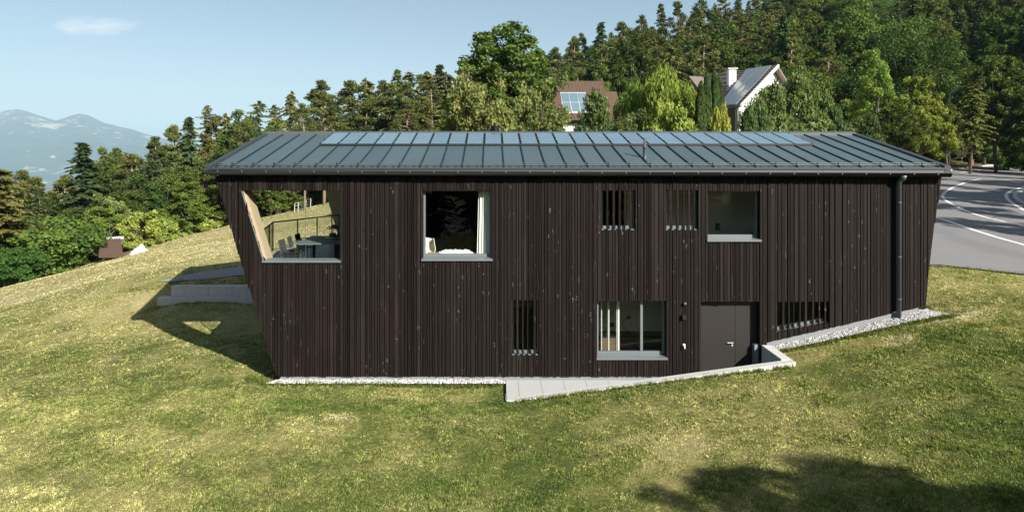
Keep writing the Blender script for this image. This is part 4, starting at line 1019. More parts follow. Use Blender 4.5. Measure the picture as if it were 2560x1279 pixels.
def broadleaf(name, seed, Ht=14.0, Rx=4.2, zc=.60, rz=.42, nc=110, per=120, leaf=.19, c0=(.05,.085,.02), c1=(.11,.15,.035), bark='bark', trunk_r=.20, hang=0.0, top=0.0, multi=1, shell=.5, clump=.17, lumpy=1.0):
    r = np.random.default_rng(seed); d = unit(r.normal(size=(nc, 3)))
    lump = 1+lumpy*(.32*np.sin(d[:, 0]*3.1+seed)*np.sin(d[:, 1]*2.7+seed*2)+.18*np.sin(d[:, 2]*5+seed))
    rad = (shell+(1-shell)*r.random(nc)**.6)*lump
    P = d*rad[:, None]*np.array([Rx, Rx, rz*Ht]); 
    tz = P[:, 2]/(rz*Ht); P[:, :2] *= (1-top*np.clip(tz, -1, 1))[:, None]
    P[:, 2] += zc*Ht; P = P[P[:, 2] > Ht*.06]; nc = len(P)
    rc = Rx*clump*r.uniform(.7, 1.45, nc)
    nn = (per*(rc/rc.mean())**1.6).astype(int)+5; idx = np.repeat(np.arange(nc), nn); N = len(idx)
    u = unit(r.normal(size=(N, 3))); rr = r.random(N)**.45
    C = P[idx]+u*(rr*rc[idx])[:, None]*np.array([1.15, 1.15, .85+hang])
    nrm = unit(u*.7+r.normal(size=(N, 3))*.75+np.array([0, 0, .45])); a = unit(np.cross(nrm, r.normal(size=(N, 3)))); 
    if hang: a = unit(a+np.array([0, 0, -2.2*hang]))
    b = unit(np.cross(nrm, a)); L = leaf*r.uniform(.6, 1.35, (N, 1)); A = a*L; B = b*L*(.62 if not hang else .30)
    t = np.clip(r.random(nc)*.7+.15, 0, 1)[idx]+r.normal(0, .13, N); t = np.clip(t, 0, 1)[:, None]
    col = np.array(c0)*(1-t)+np.array(c1)*t; col *= r.uniform(.85, 1.15, (N, 1))
    cm = crown_mesh(name+'_crown', C, A, B, col, M['leaf'])
    m = MB(); rnd = random.Random(seed)
    for k in range(multi):
        ox, oy = (0, 0) if multi == 1 else (rnd.uniform(-.5, .5), rnd.uniform(-.5, .5)); lean = Vector((rnd.uniform(-.5, .5), rnd.uniform(-.5, .5), 0))*(Ht*.05)
        m.tube([(ox, oy, -.3), Vector((ox, oy, Ht*.2))+lean*.4, Vector((ox*1.5, oy*1.5, Ht*.5))+lean, Vector((ox*2, oy*2, Ht*(zc+rz*.6)))+lean*.6], [trunk_r*1.25, trunk_r, trunk_r*.62, trunk_r*.15], 7)
    order = np.argsort(r.random(nc))[:22]
    for i in order:
        p = P[i]; z0 = Ht*rnd.uniform(.16, .5); q = Vector((p[0], p[1], p[2])); s = Vector((0, 0, min(z0, p[2]*.8)))
        mid = s.lerp(q, .55)+Vector((0, 0, -.06*Ht*rnd.random())); m.tube([s, mid, q], [trunk_r*.38, trunk_r*.22, trunk_r*.05], 5, False)
    me = bpy.data.meshes.new(name+'_trunk'); me.from_pydata(m.v, [], m.f); me.update(); me.shade_smooth(); me.materials.append(M[bark])
    return dict(crown=cm, trunk=me, h=float(np.percentile(C[:, 2], 99.7)), r=float(np.percentile(np.hypot(C[:, 0], C[:, 1]), 96)))

def conifer(name, seed, Ht=18.0, Rb=2.9, zb=.10, levels=34, per=9, droop=.28, spray=.42, c0=(.014,.026,.009), c1=(.050,.064,.018), sparse=1.0, bark='bark', pw=.75, hang=.45, trunk_r=.2, jit=.25):
    r = np.random.default_rng(seed); Cs, As, Bs, Ks = [], [], [], []; m = MB()
    m.tube([(0, 0, -.3), (0, 0, Ht*.5), (0, 0, Ht*.99)], [trunk_r*1.2, trunk_r*.7, .02], 7)
    for l in range(levels):
        f = l/(levels-1); z = Ht*(zb+(1-zb)*f**.92); Lb = Rb*(1-f)**pw+.15
        lowthin = .45+.55*min(1, f*4)
        for k in range(per):
            if r.random() > sparse*(.75+.25*f): continue
            z = Ht*(zb+(1-zb)*min(1, max(0, f+r.uniform(-.55, .55)/levels))**.92); a = r.uniform(0, 2*math.pi); L = Lb*r.uniform(1-jit*1.6, 1+jit)*lowthin; n = max(3, int(L/.17)); s = np.linspace(.12, 1, n)
            dv = np.array([math.cos(a), math.sin(a), 0]); zz = z-droop*L*s**1.6+.10*L*s
            P = np.stack([dv[0]*L*s, dv[1]*L*s, zz], 1); m.tube([(0, 0, z), tuple(P[-1])], [.035, .008], 3, False)
            for q in range(2):
                side = np.array([-dv[1], dv[0], 0])*(1 if q == 0 else -1)
                A = unit(dv[None]*.55+side[None]*r.uniform(.3, 1.0, (n, 1))+np.array([0, 0, -hang])+r.normal(0, .22, (n, 3)))*(spray*(1.1-.55*s)*r.uniform(.7, 1.3, n))[:, None]
                B = unit(np.cross(A, r.normal(size=(n, 3))+np.array([0, 0, 1.2])))*(spray*.34*r.uniform(.7, 1.2, n))[:, None]
                Cs.append(P+A*.7); As.append(A); Bs.append(B); tt = np.clip(.25+.6*s+r.normal(0, .15, n), 0, 1); Ks.append(tt*r.uniform(.75, 1.05))
    C, A, B, t = np.concatenate(Cs), np.concatenate(As), np.concatenate(Bs), np.clip(np.concatenate(Ks), 0, 1)[:, None]
    col = (np.array(c0)*(1-t)+np.array(c1)*t)*r.uniform(.85, 1.15, (len(t), 1))
    cm = crown_mesh(name+'_crown', C, A, B, col, M['needle'])
    me = bpy.data.meshes.new(name+'_trunk'); me.from_pydata(m.v, [], m.f); me.update(); me.shade_smooth(); me.materials.append(M[bark])
    return dict(crown=cm, trunk=me, h=Ht, r=float(np.percentile(np.hypot(C[:, 0], C[:, 1]), 98)))

def pine(name, seed, Ht=18.0, Rx=2.7, zb=.42, npad=46, per=115, c0=(.024,.034,.011), c1=(.088,.094,.028), bark='bark2'):
    r = np.random.default_rng(seed); m = MB(); rnd = random.Random(seed); bend = Vector((rnd.uniform(-.4, .4), rnd.uniform(-.4, .4), 0))
    sp = lambda z: Vector((bend.x*math.sin(z/Ht*3), bend.y*math.sin(z/Ht*3), z))
    m.tube([sp(-.3), sp(Ht*.25), sp(Ht*.5), sp(Ht*.75), sp(Ht*.97)], [.24, .20, .16, .10, .03], 7)
    P, rc = [], []
    for k in range(npad):
        f = (k+r.random())/npad; z = Ht*(zb+(1-zb)*f); prof = math.sin(math.pi*min(1, .22+f*.80))**.7; L = Rx*prof*r.uniform(.35, 1.1); a = r.uniform(0, 6.283)
        s = sp(z); p = s+Vector((math.cos(a)*L, math.sin(a)*L, L*rnd.uniform(-.05, .35))); P.append(p); rc.append(rnd.uniform(.55, .95)*(1.1-.35*f)); m.tube([s, s.lerp(p, .5)+Vector((0, 0, -.12*L)), p], [.055, .035, .012], 4, False)
    for k in range(7):   # dead stubs on the bare trunk
        z = Ht*rnd.uniform(.12, zb); a = rnd.uniform(0, 6.28); L = rnd.uniform(.4, 1.3); s = sp(z); m.tube([s, s+Vector((math.cos(a)*L, math.sin(a)*L, -.1*L))], [.03, .008], 3, False)
    P = np.array([tuple(p) for p in P]); rc = np.array(rc); idx = np.repeat(np.arange(len(P)), per); N = len(idx)
    u = unit(r.normal(size=(N, 3))); C = P[idx]+u*(r.random(N)**.5*rc[idx])[:, None]*np.array([1.25, 1.25, .55])
    A = unit(u*.8+r.normal(size=(N, 3))*.5+np.array([0, 0, .5]))*r.uniform(.14, .30, (N, 1)); B = unit(np.cross(A, r.normal(size=(N, 3))))*r.uniform(.05, .10, (N, 1))
    t = np.clip(r.random(len(P))[idx]*.65+.2+u[:, 2]*.1+r.normal(0, .1, N), 0, 1)[:, None]; col = np.array(c0)*(1-t)+np.array(c1)*t
    cm = crown_mesh(name+'_crown', C, A, B, col, M['needle'])
    me = bpy.data.meshes.new(name+'_trunk'); me.from_pydata(m.v, [], m.f); me.update(); me.shade_smooth(); me.materials.append(M[bark])
    return dict(crown=cm, trunk=me, h=float(C[:, 2].max()), r=float(np.percentile(np.hypot(C[:, 0], C[:, 1]), 96)))

def thuja(name, seed, Ht=6.5, Rx=.75):
    r = np.random.default_rng(seed); N = 9000; f = r.random(N)**.8; a = r.uniform(0, 6.283, N); rad = Rx*np.minimum(1, .55+f*2.2)*np.sqrt(np.clip(1-f**2.6, 0, 1))*(.75+.25*r.random(N))*(1+.13*np.sin(a*5+f*9)+.1*np.sin(f*40))
    C = np.stack([np.cos(a)*rad, np.sin(a)*rad, f*Ht], 1); out = np.stack([np.cos(a), np.sin(a), np.zeros(N)], 1)
    A = unit(out*.35+np.array([0, 0, 1.0])+r.normal(0, .25, (N, 3)))*r.uniform(.08, .2, (N, 1)); B = unit(np.cross(A, out+r.normal(0, .6, (N, 3))))*r.uniform(.04, .08, (N, 1))
    t = r.random((N, 1)); col = np.array((.018,.032,.012))*(1-t)+np.array((.055,.075,.022))*t
    cm = crown_mesh(name+'_crown', C, A, B, col, M['needle']); m = MB().tube([(0, 0, -.2), (0, 0, Ht*.8)], [.14, .03], 6)
    me = bpy.data.meshes.new(name+'_trunk'); me.from_pydata(m.v, [], m.f); me.update(); me.materials.append(M['bark'])
    return dict(crown=cm, trunk=me, h=Ht, r=Rx)

K = {}
K['spruce1'] = conifer('spruce1', 1); K['spruce2'] = conifer('spruce2', 2, 19, 3.3, .16, 30, 8, .36, .46, (.014,.030,.012), (.048,.068,.024))
K['spruce3'] = conifer('spruce3', 3, 17, 2.3, .30, 30, 8, .22, .38, (.016,.030,.012), (.055,.072,.026), .8, 'bark2', .6)
K['larch1'] = conifer('larch1', 4, 18, 2.7, .26, 30, 7, .38, .40, (.030,.038,.010), (.092,.096,.026), .8, 'bark2', .5, .9, .17, .35)
K['larch2'] = conifer('larch2', 5, 17, 2.3, .28, 34, 6, .16, .36, (.034,.044,.013), (.095,.100,.030), .8, 'bark3', .5, .5, .15, .55)
K['pine1'] = pine('pine1', 1); K['pine2'] = pine('pine2', 2, 19, 2.4, .50, 40, 120); K['pine3'] = pine('pine3', 3, 16, 3.1, .30, 58, 105, (.022,.034,.011), (.084,.092,.026))
K['beech1'] = broadleaf('beech1', 1, 15, 4.0, .58, .40, 210, 95, .16, (.018,.036,.009), (.072,.098,.022), clump=.135)
K['beech2'] = broadleaf('beech2', 2, 14, 3.6, .60, .38, 190, 95, .16, (.022,.040,.010), (.088,.108,.024), top=.25, clump=.14)
K['maple'] = broadleaf('maple', 3, 13, 3.5, .56, .42, 120, 115, .19, (.055,.085,.018), (.155,.180,.042), 'bark3', top=.30) if False else broadleaf('maple', 3, 13, 3.5, .56, .42, 200, 95, .15, (.050,.078,.014), (.135,.155,.030), 'bark3', top=.30, clump=.14)
K['tall'] = broadleaf('tall', 4, 15, 3.4, .55, .44, 420, 85, .14, (.024,.048,.011), (.100,.130,.028), top=.22, trunk_r=.25, shell=.35, clump=.135, lumpy=.45)
K['birchy'] = broadleaf('birchy', 5, 9, 3.4, .48, .44, 110, 120, .14, (.055,.072,.022), (.135,.150,.050), multi=3, trunk_r=.10)
K['willow'] = broadleaf('willow', 6, 9, 3.4, .52, .44, 120, 150, .20, (.075,.125,.022), (.185,.245,.042), hang=.7, multi=2, trunk_r=.14)
K['walnut'] = broadleaf('walnut', 7, 8, 4.2, .46, .44, 140, 130, .19, (.018,.042,.010), (.058,.100,.020), multi=2, trunk_r=.14)
K['hazel'] = broadleaf('hazel', 8, 8, 3.8, .46, .44, 130, 130, .16, (.026,.045,.015), (.085,.115,.036), multi=4, trunk_r=.08)
K['yellowbush'] = broadleaf('yellowbush', 9, 3.2, 1.8, .48, .46, 70, 110, .11, (.075,.10,.018), (.17,.20,.038), multi=4, trunk_r=.03)
K['fieldbush'] = broadleaf('fieldbush', 10, 5, 2.7, .44, .46, 100, 120, .15, (.07,.105,.022), (.18,.215,.050), multi=4, trunk_r=.05)
K['robinia'] = broadleaf('robinia', 11, 14, 4.4, .62, .34, 120, 150, .13, (.018,.038,.010), (.060,.092,.022), clump=.20)
K['thuja'] = thuja('thuja', 1)
NAMES = dict(spruce1='spruce_tree', spruce2='spruce_tree', spruce3='spruce_tree', larch1='larch_tree', larch2='larch_tree', pine1='pine_tree', pine2='pine_tree', pine3='pine_tree',
             beech1='beech_tree', beech2='beech_tree', maple='maple_tree', tall='broadleaf_tree', birchy='broadleaf_tree', willow='willow_tree', walnut='walnut_tree', hazel='hazel_bush',
             yellowbush='golden_shrub', fieldbush='field_bush', robinia='robinia_tree', thuja='thuja_tree')
CATS = dict(hazel='bush', yellowbush='shrub', fieldbush='bush')
trnd = random.Random(21)
def plant(kind, x, y, h, label, group=None, sx=None, rz=None, zoff=-.1):
    k = K[kind]; s = h/k['h']; o = empty(NAMES[kind], (x, y, H(x, y)+zoff), trnd.uniform(0, 6.28) if rz is None else rz)
    o.rotation_euler[0] = trnd.gauss(0, .028); o.rotation_euler[1] = trnd.gauss(0, .028)
    o.scale = ((sx or s*trnd.uniform(.88, 1.12)), (sx or s*trnd.uniform(.88, 1.12)), s)
    tag(o, label, CATS.get(kind, 'tree'), group)
    mesh_obj('trunk', k['trunk'], o); mesh_obj('crown', k['crown'], o); return o
def plant_px(kind, px, top, D, label, group=None, wpx=None):
    x, y = fx(px, D), D-DF; h = fz(top, D)-H(x, y)+.1; sx = wpx*D/FPX/2/K[kind]['r'] if wpx else None
    return plant(kind, x, y, max(h, .8), label, group, sx)

# forest labels: look-alikes share one
LF = {'spruce': ('dark pointed spruce in the wood beyond the sloping field', 'spruces beyond the field'), 'pine': ('tall bare-stemmed pine in the wood beyond the sloping field', 'pines beyond the field'),
      'larch': ('yellowish feathery larch in the wood beyond the sloping field', 'larches beyond the field'), 'beech': ('rounded green beech in the wood beyond the sloping field', 'beeches beyond the field'), 'maple': ('bright green maple in the wood beyond the sloping field', 'maples beyond the field')}
LH = {'spruce': ('dark spruce in the forest on the hill behind the two older houses', 'spruces on the hill'), 'pine': ('bare-stemmed pine in the forest on the hill behind the two older houses', 'pines on the hill'),
      'larch': ('yellow-green larch in the forest on the hill behind the two older houses', 'larches on the hill'), 'beech': ('rounded green beech in the forest on the hill behind the two older houses', 'beeches on the hill'),
      'maple': ('light green maple in the forest on the hill behind the two older houses', 'maples on the hill'), 'robinia': ('blue-green feathery robinia in the forest on the hill behind the two older houses', 'robinias on the hill')}
def base(kind): return kind.rstrip('0123456789')
# silhouettes seen against the sky, then the fill behind and below
for kind, px, top, D, w in [
    ('spruce2', 220, 357, 78, 96), ('larch1', -2, 415, 52, 150), ('pine2', 42, 425, 84, 60), ('pine1', 160, 437, 86, 70), ('beech2', 290, 372, 100, 90), ('pine3', 330, 385, 96, 100), ('pine1', 405, 340, 105, 60),
    ('pine3', 438, 312, 110, 70), ('spruce2', 478, 292, 108, 70), ('larch2', 512, 262, 112, 60), ('pine1', 545, 290, 112, 70), ('larch1', 575, 283, 110, 60), ('larch2', 628, 252, 112, 70), ('larch2', 684, 263, 114, 60),
    ('larch1', 742, 228, 112, 60), ('pine3', 772, 222, 114, 80), ('pine2', 808, 198, 112, 60), ('pine3', 868, 203, 114, 110), ('larch1', 925, 195, 118, 80), ('pine1', 950, 200, 118, 60), ('spruce1', 986, 176, 116, 56), ('larch2', 1020, 180, 118, 80),
    ('pine1', 1045, 186, 118, 60), ('spruce1', 1090, 163, 120, 60), ('larch1', 1062, 178, 118, 90), ('spruce1', 1144, 158, 120, 40), ('larch1', 1115, 180, 118, 80), ('beech1', 120, 490, 80, 110), ('beech2', 400, 420, 92, 110), ('maple', 490, 430, 88, 100),
    ('beech1', 350, 440, 86, 120), ('pine3', 440, 380, 98, 110), ('larch1', 545, 350, 98, 90), ('pine3', 590, 340, 98, 80), ('larch1', 700, 290, 100, 90), ('spruce3', 840, 260, 100, 70), ('pine3', 910, 255, 100, 100), ('larch1', 980, 240, 100, 90),
    ('larch1', 1040, 235, 100, 80), ('spruce2', 640, 330, 96, 80), ('larch2', 890, 240, 104, 80), ('beech2', 520, 400, 84, 90), ('maple', 470, 455, 80, 100), ('beech1', 280, 480, 76, 110), ('spruce3', 330, 430, 88, 60), ('maple', 260, 520, 72, 100), ('beech2', 90, 540, 70, 90), ('beech1', 190, 520, 74, 100)]:
    lab, g = LF[base(kind)]; plant_px(kind, px, top, D, lab, g, w*1.45)
frnd = random.Random(5)
def fill(n, px0, px1, D0, D1, h0, h1, kinds, LBL, sky, seed):
    r = random.Random(seed); placed = []; tries = 0
    while len(placed) < n and tries < n*60:
        tries += 1; D = math.sqrt(r.uniform(D0*D0, D1*D1)); px = r.uniform(px0, px1); x, y = fx(px, D), D-DF
        if any((x-a)**2+(y-b)**2 < 3.7**2 for a, b in placed): continue
        kind = r.choice(kinds); h = r.uniform(h0, h1); zt = H(x, y)+h; top = HY-(zt-CZ)*FPX/D; lim = np.interp(px, *sky)
        if top < lim: h = fz(lim+r.uniform(2, 22), D)-H(x, y)
        if h < 6: continue
        placed.append((x, y)); lab, g = LBL[base(kind)]; plant(kind, x, y, h, lab, g)
SKY = ([-60, 0, 60, 160, 220, 300, 400, 440, 480, 520, 560, 640, 690, 760, 820, 880, 960, 1040, 1120, 1200, 1330, 1400, 1450, 1500, 1560, 1640, 1700, 1800, 2700],
       [430, 430, 430, 445, 440, 385, 350, 325, 305, 290, 290, 275, 280, 235, 215, 212, 195, 185, 175, 150, 130, 112, 85, 62, 60, 20, 0, -60, -120])
fill(85, -40, 1190, 76, 128, 10, 17, ['larch1', 'pine3', 'larch2', 'beech2', 'pine1', 'larch1', 'spruce3', 'beech1', 'pine3', 'beech2'], LF, SKY, 31)
fill(150, 1180, 2000, 96, 225, 13, 20, ['pine1', 'pine2', 'pine3', 'spruce1', 'spruce2', 'beech1', 'pine3', 'spruce3', 'larch1'], LH, SKY, 32)
fill(140, 1950, 2700, 92, 215, 13, 21, ['spruce1', 'spruce2', 'beech1', 'spruce2', 'spruce3', 'robinia', 'spruce1', 'pine2', 'beech2'], LH, SKY, 33)
fill(30, 1850, 2500, 82, 108, 9, 14, ['beech1', 'beech2', 'robinia', 'maple', 'hazel'] if False else ['beech1', 'beech2', 'robinia', 'maple'], LH, SKY, 34)
for kind, px, top, D, w in [('pine1', 1340, 122, 150, 60), ('pine3', 1390, 118, 150, 80), ('pine3', 1440, 92, 158, 70), ('spruce2', 1497, 58, 160, 80), ('pine1', 1450, 84, 164, 50), ('pine3', 1560, 55, 160, 90), ('pine1', 1600, 40, 165, 60), ('spruce1', 1660, 8, 168, 60), ('pine2', 1690, 2, 170, 60), ('pine2', 1652, 90, 110, 60), ('pine2', 1372, 170, 105, 60),
                            ('pine3', 1500, 110, 130, 90), ('beech2', 1570, 165, 92, 90), ('spruce3', 1530, 120, 120, 60), ('beech1', 1430, 165, 110, 90), ('beech1', 1500, 165, 100, 100)]:
    lab, g = LH[base(kind)]; plant_px(kind, px, top, D, lab, g, w)
# garden trees and bushes between the houses
for kind, px, top, D, w, lab in [
    ('tall', 1255, 72, 52, 270, 'tall dense green tree rising behind the roof ridge beside the black cowl'),
    ('birchy', 1178, 178, 48, 165, 'olive-leaved tree at the foot of the tall tree behind the roof'),
    ('birchy', 1330, 190, 47, 160, 'olive-leaved tree between the tall tree and the brown-roofed house'),
    ('birchy', 1250, 225, 45, 170, 'olive-leaved bush in front of the tall tree behind the roof'),
    ('hazel', 1490, 232, 52, 130, 'dark green bush in front of the roof window panels of the brown-roofed house'),
    ('birchy', 1565, 275, 48, 110, 'grey-green bush between the dark bush and the bright willow'),
    ('willow', 1655, 172, 54, 170, 'bright yellow-green willow between the two older houses'),
    ('willow', 1590, 215, 56, 110, 'lower bright green willow bush beside the brown roof'),
    ('fieldbush', 1690, 262, 47, 130, 'light green bush at the foot of the bright willow'),
    ('yellowbush', 1802, 268, 46, 72, 'golden yellow shrub at the foot of the columnar evergreens'),
    ('hazel', 1872, 268, 47, 80, 'small dark bush under the eave of the house with solar panels'),
    ('hazel', 1893, 246, 47, 85, 'rounded dark bush half covering the white gable wall'),
    ('hazel', 1922, 214, 50, 130, 'dark hazel bush against the white gable of the house with solar panels'),
    ('hazel', 1985, 186, 52, 170, 'large dark green hazel bush beside the white gable'),
    ('hazel', 2080, 232, 54, 120, 'dark green bush beside the large hazel behind the roof end'),
    ('maple', 2195, 128, 66, 150, 'tall yellow-green maple behind the end of the metal roof'),
    ('maple', 2300, 196, 68, 140, 'yellow-tipped maple beside the street lamp'),
    ('robinia', 2270, 72, 84, 190, 'blue-green feathery robinia above the yellow-green maple'),
    ('beech1', 2250, 240, 62, 150, 'dark green beech below the yellow-green maple at the road edge'),
    ('larch1', 2425, 205, 72, 90, 'slender brownish larch beside the road sign post'),
    ('beech2', 2490, 148, 76, 150, 'large light green beech on the far side of the road bend'),
    ('beech1', 2580, 150, 74, 170, 'large green beech overhanging the far side of the road bend'),
    ('beech2', 2370, 262, 76, 110, 'small green beech behind the street lamp pole'),
    ('hazel', 2150, 290, 58, 130, 'dark bush in the shade behind the end of the metal roof'),
    ('hazel', 2455, 372, 88, 80, 'low dark bush behind the litter bin at the road bend'),
    ('hazel', 2345, 350, 84, 90, 'low dark bush between the roof corner and the street lamp'),
    ('hazel', 2600, 345, 84, 120, 'dark bush under the large beech overhanging the road bend'),
    ('hazel', 2520, 330, 80, 120, 'dark bush at the kerb on the far side of the road bend')]:
    plant_px(kind, px, top, D, lab, None, w)
for i, (px, top, D, w) in enumerate([(1748, 208, 50, 34), (1772, 188, 51, 30), (1788, 186, 51.5, 34), (1800, 200, 52, 30)]):
    plant_px('thuja', px, top, D, 'dark columnar thuja in the row before the house with solar panels', 'columnar thujas before the solar house', w)
# bushes along the crest of the field
for kind, px, top, D, w, lab in [
    ('walnut', 130, 545, 55, 225, 'big round dark green walnut bush at the lower edge of the sloping field'),
    ('walnut', 40, 620, 50, 130, 'smaller dark green bush beside the big round walnut bush'),
    ('fieldbush', 345, 530, 70, 110, 'light green field bush above the white heap at the field edge'),
    ('fieldbush', 405, 545, 74, 100, 'light green field bush in the middle of the hedge along the field crest'),
    ('birchy', 275, 490, 74, 110, 'pale olive tree behind the brown hut roof'),
    ('fieldbush', 465, 540, 80, 90, 'yellow-green field bush uphill in the hedge along the field crest'),
    ('fieldbush', 520, 528, 82, 90, 'yellow-green field bush at the hedge end nearest the house wall'),
    ('maple', 500, 440, 84, 110, 'bright green maple behind the hedge along the field crest'),
    ('maple', 690, 452, 84, 110, 'round green tree seen through the open terrace corner'),
    ('birchy', 745, 470, 94, 60, 'olive tree seen through the terrace beside the round green tree'),
    ('maple', 635, 450, 86, 90, 'green tree partly hidden by the leaning terrace jamb'),
    ('hazel', 800, 455, 104, 90, 'dark bush behind the field fence seen through the terrace'),
    ('fieldbush', 590, 520, 86, 70, 'yellow-green bush hidden behind the leaning house corner')]:
    plant_px(kind, px, top, D, lab, None, w)
# trees standing outside the frame that throw the shadows seen on lawn and road
for x, y, h, kind, lab in [(15.7, -20.9, 9.6, 'tall', 'dense green tree behind the viewer that shades the lower lawn'), (17.0, -21.2, 9.9, 'tall', 'second dense green tree behind the viewer shading the lower lawn'), (19.4, -23.4, 10.4, 'beech1', 'round beech behind the viewer shading the lower lawn'), (16.4, -22.4, 9.4, 'tall', 'third dense green tree behind the viewer shading the lower lawn'), (18.4, -22.6, 9.8, 'tall', 'fourth dense green tree behind the viewer shading the lower lawn'), (20.0, -21.8, 9.6, 'tall', 'fifth dense green tree behind the viewer shading the lower lawn'), (18.0, -24.2, 10.4, 'beech2', 'second round beech behind the viewer shading the lower lawn')]:
    plant(kind, x, y, h, lab, None)
for x, y, h, kind in [(37, 3, 13, 'beech1'), (41, 9, 14, 'pine3'), (46, 14, 14, 'beech2'), (44, 3, 15, 'spruce2'), (51, 19, 15, 'pine3'), (56, 25, 16, 'beech1'), (39, -3, 12, 'pine1'), (61, 33, 16, 'spruce2'), (52, 10, 16, 'beech2'), (66, 42, 15, 'beech1')]:
    plant(kind, x, y, h, 'roadside tree outside the bend throwing shade across the asphalt', 'roadside trees shading the bend')
wr = random.Random(77)
for i in range(30):
    plant(wr.choice(['spruce1', 'spruce2', 'beech1', 'pine3', 'beech2']), -36+4.8*(i % 15)+wr.uniform(-1.5, 1.5), -37-7*(i//15)+wr.uniform(-2, 2), wr.uniform(13, 18), 'forest tree behind the viewer mirrored dark in the window panes', 'forest mirrored in the window panes')

# ------------------------------------------------------------------ older houses, hut, street furniture
def brown_house():
    D = 72.0; c = at(1440, 330, D); x0, x1 = fx(1345, D), fx(1530, D+1); yb = D-DF; ez = fz(296, D); rz_ = fz(203, D+6); gz = H(c.x, yb)-.4
    xr = fx(1507, D+6); o = empty('brown_roofed_house', (x0, yb, gz)); tag(o, 'older white house with brown tiled roof half hidden by garden trees', 'house')
    def B(m, nm, mat, par=None): m.v = [(a-x0, b-yb, z-gz) for a, b, z in m.v]; return m.build(nm, mat, par or o)
    B(MB().box(x0+.3, xr-.2, yb+.8, yb+11, gz, fz(310, D)), 'wall', M['white']); B(MB().box(x0+.3, xr-.2, yb+.75, yb+11, fz(310, D)+.01, ez), 'timber_band', M['timber'])
    xg = fx(1300, D)
    r = B(MB().hexa([(xg, yb, ez-.2), (xr, yb, ez-.2), (xr, yb+6, rz_-.2), (xg, yb+6, rz_-.2), (xg, yb, ez), (xr, yb, ez), (xr, yb+6, rz_), (xg, yb+6, rz_)]), 'roof', M['rooftile'])
    B(MB().hexa([(xg, yb+6.01, rz_-.2), (xr, yb+6.01, rz_-.2), (xr, yb+12, ez-.2), (xg, yb+12, ez-.2), (xg, yb+6.01, rz_), (xr, yb+6.01, rz_), (xr, yb+12, ez), (xg, yb+12, ez)]), 'roof', M['rooftile'])
    n = 14
    for i in range(n):     # tile courses as raised rows
        t = (i+.5)/n; y_, z_ = yb+6*t, ez+(rz_-ez)*t; B(MB().hexa([(xg, y_, z_-.02), (xr, y_, z_-.02), (xr, y_+.10, z_-.02), (xg, y_+.10, z_-.02), (xg, y_, z_+.05), (xr, y_, z_+.05), (xr, y_+.10, z_+.05), (xg, y_+.10, z_+.05)]), 'tile_course', M['rooftile'], r)
    for i in range(26):
        x_ = xg+(xr-xg)*(i+.5)/26; B(MB().hexa([(x_-.04, yb, ez), (x_+.04, yb, ez), (x_+.04, yb+6, rz_), (x_-.04, yb+6, rz_), (x_-.04, yb, ez+.04), (x_+.04, yb, ez+.04), (x_+.04, yb+6, rz_+.04), (x_-.04, yb+6, rz_+.04)]), 'tile_ridge', M['rooftile'], r)
    lx0, lx1 = xr+.02, fx(1560, D); lz = fz(228, D+4)   # lower roof wing
    B(MB().hexa([(lx0, yb+.5, ez-.2), (lx1, yb+.5, ez-.2), (lx1, yb+4.5, lz-.2), (lx0, yb+4.5, lz-.2), (lx0, yb+.5, ez), (lx1, yb+.5, ez), (lx1, yb+4.5, lz), (lx0, yb+4.5, lz)]), 'roof', M['rooftile'])
    B(MB().box(lx0+.1, lx1-.3, yb+1.2, yb+6, gz, ez-.2), 'wall', M['white'])
    a0, a1 = fx(1406, D+2), fx(1470, D+2); q = lambda py: (lambda t: (yb+6*t, ez+(rz_-ez)*t))((296-py)/93*1.02)
    for i in range(3):
        for j in range(2):
            u0 = a0+(a1-a0)*i/3+.05; u1 = a0+(a1-a0)*(i+1)/3-.05; (ya, za), (yc, zc_) = q(283-23*j), q(283-23*(j+1)+2)
            B(MB().hexa([(u0, ya, za+.05), (u1, ya, za+.05), (u1, yc, zc_+.05), (u0, yc, zc_+.05), (u0, ya, za+.16), (u1, ya, za+.16), (u1, yc, zc_+.16), (u0, yc, zc_+.16)]), 'solar_panel', M['pv'], r)
    (ya, za), (yc, zc_) = q(285), q(236)
    B(MB().hexa([(a0-.06, ya-.05, za+.02), (a1+.06, ya-.05, za+.02), (a1+.06, yc+.05, zc_+.02), (a0-.06, yc+.05, zc_+.02), (a0-.06, ya-.05, za+.11), (a1+.06, ya-.05, za+.11), (a1+.06, yc+.05, zc_+.11), (a0-.06, yc+.05, zc_+.11)]), 'panel_frame', M['steel'], r)
    k = at(1370, 203, D+6); ch = B(MB().box(k.x-.42, k.x+.42, yb+5.7, yb+6.4, k.z-.6, k.z+.15), 'chimney', M['rooftile2']); B(MB().box(k.x-.5, k.x+.5, yb+5.6, yb+6.5, k.z+.20, k.z+.34), 'chimney_cap', M['conc'], ch)
    w = at(1397, 318, D); wo = B(MB().box(w.x-.5, w.x+.35, yb+.74, yb+.79, w.z-.9, w.z+.25), 'window', M['winglass']); B(MB().box(w.x-.56, w.x+.41, yb+.70, yb+.73, w.z-1.0, w.z-.9), 'sill', M['steel'], wo)
brown_house()
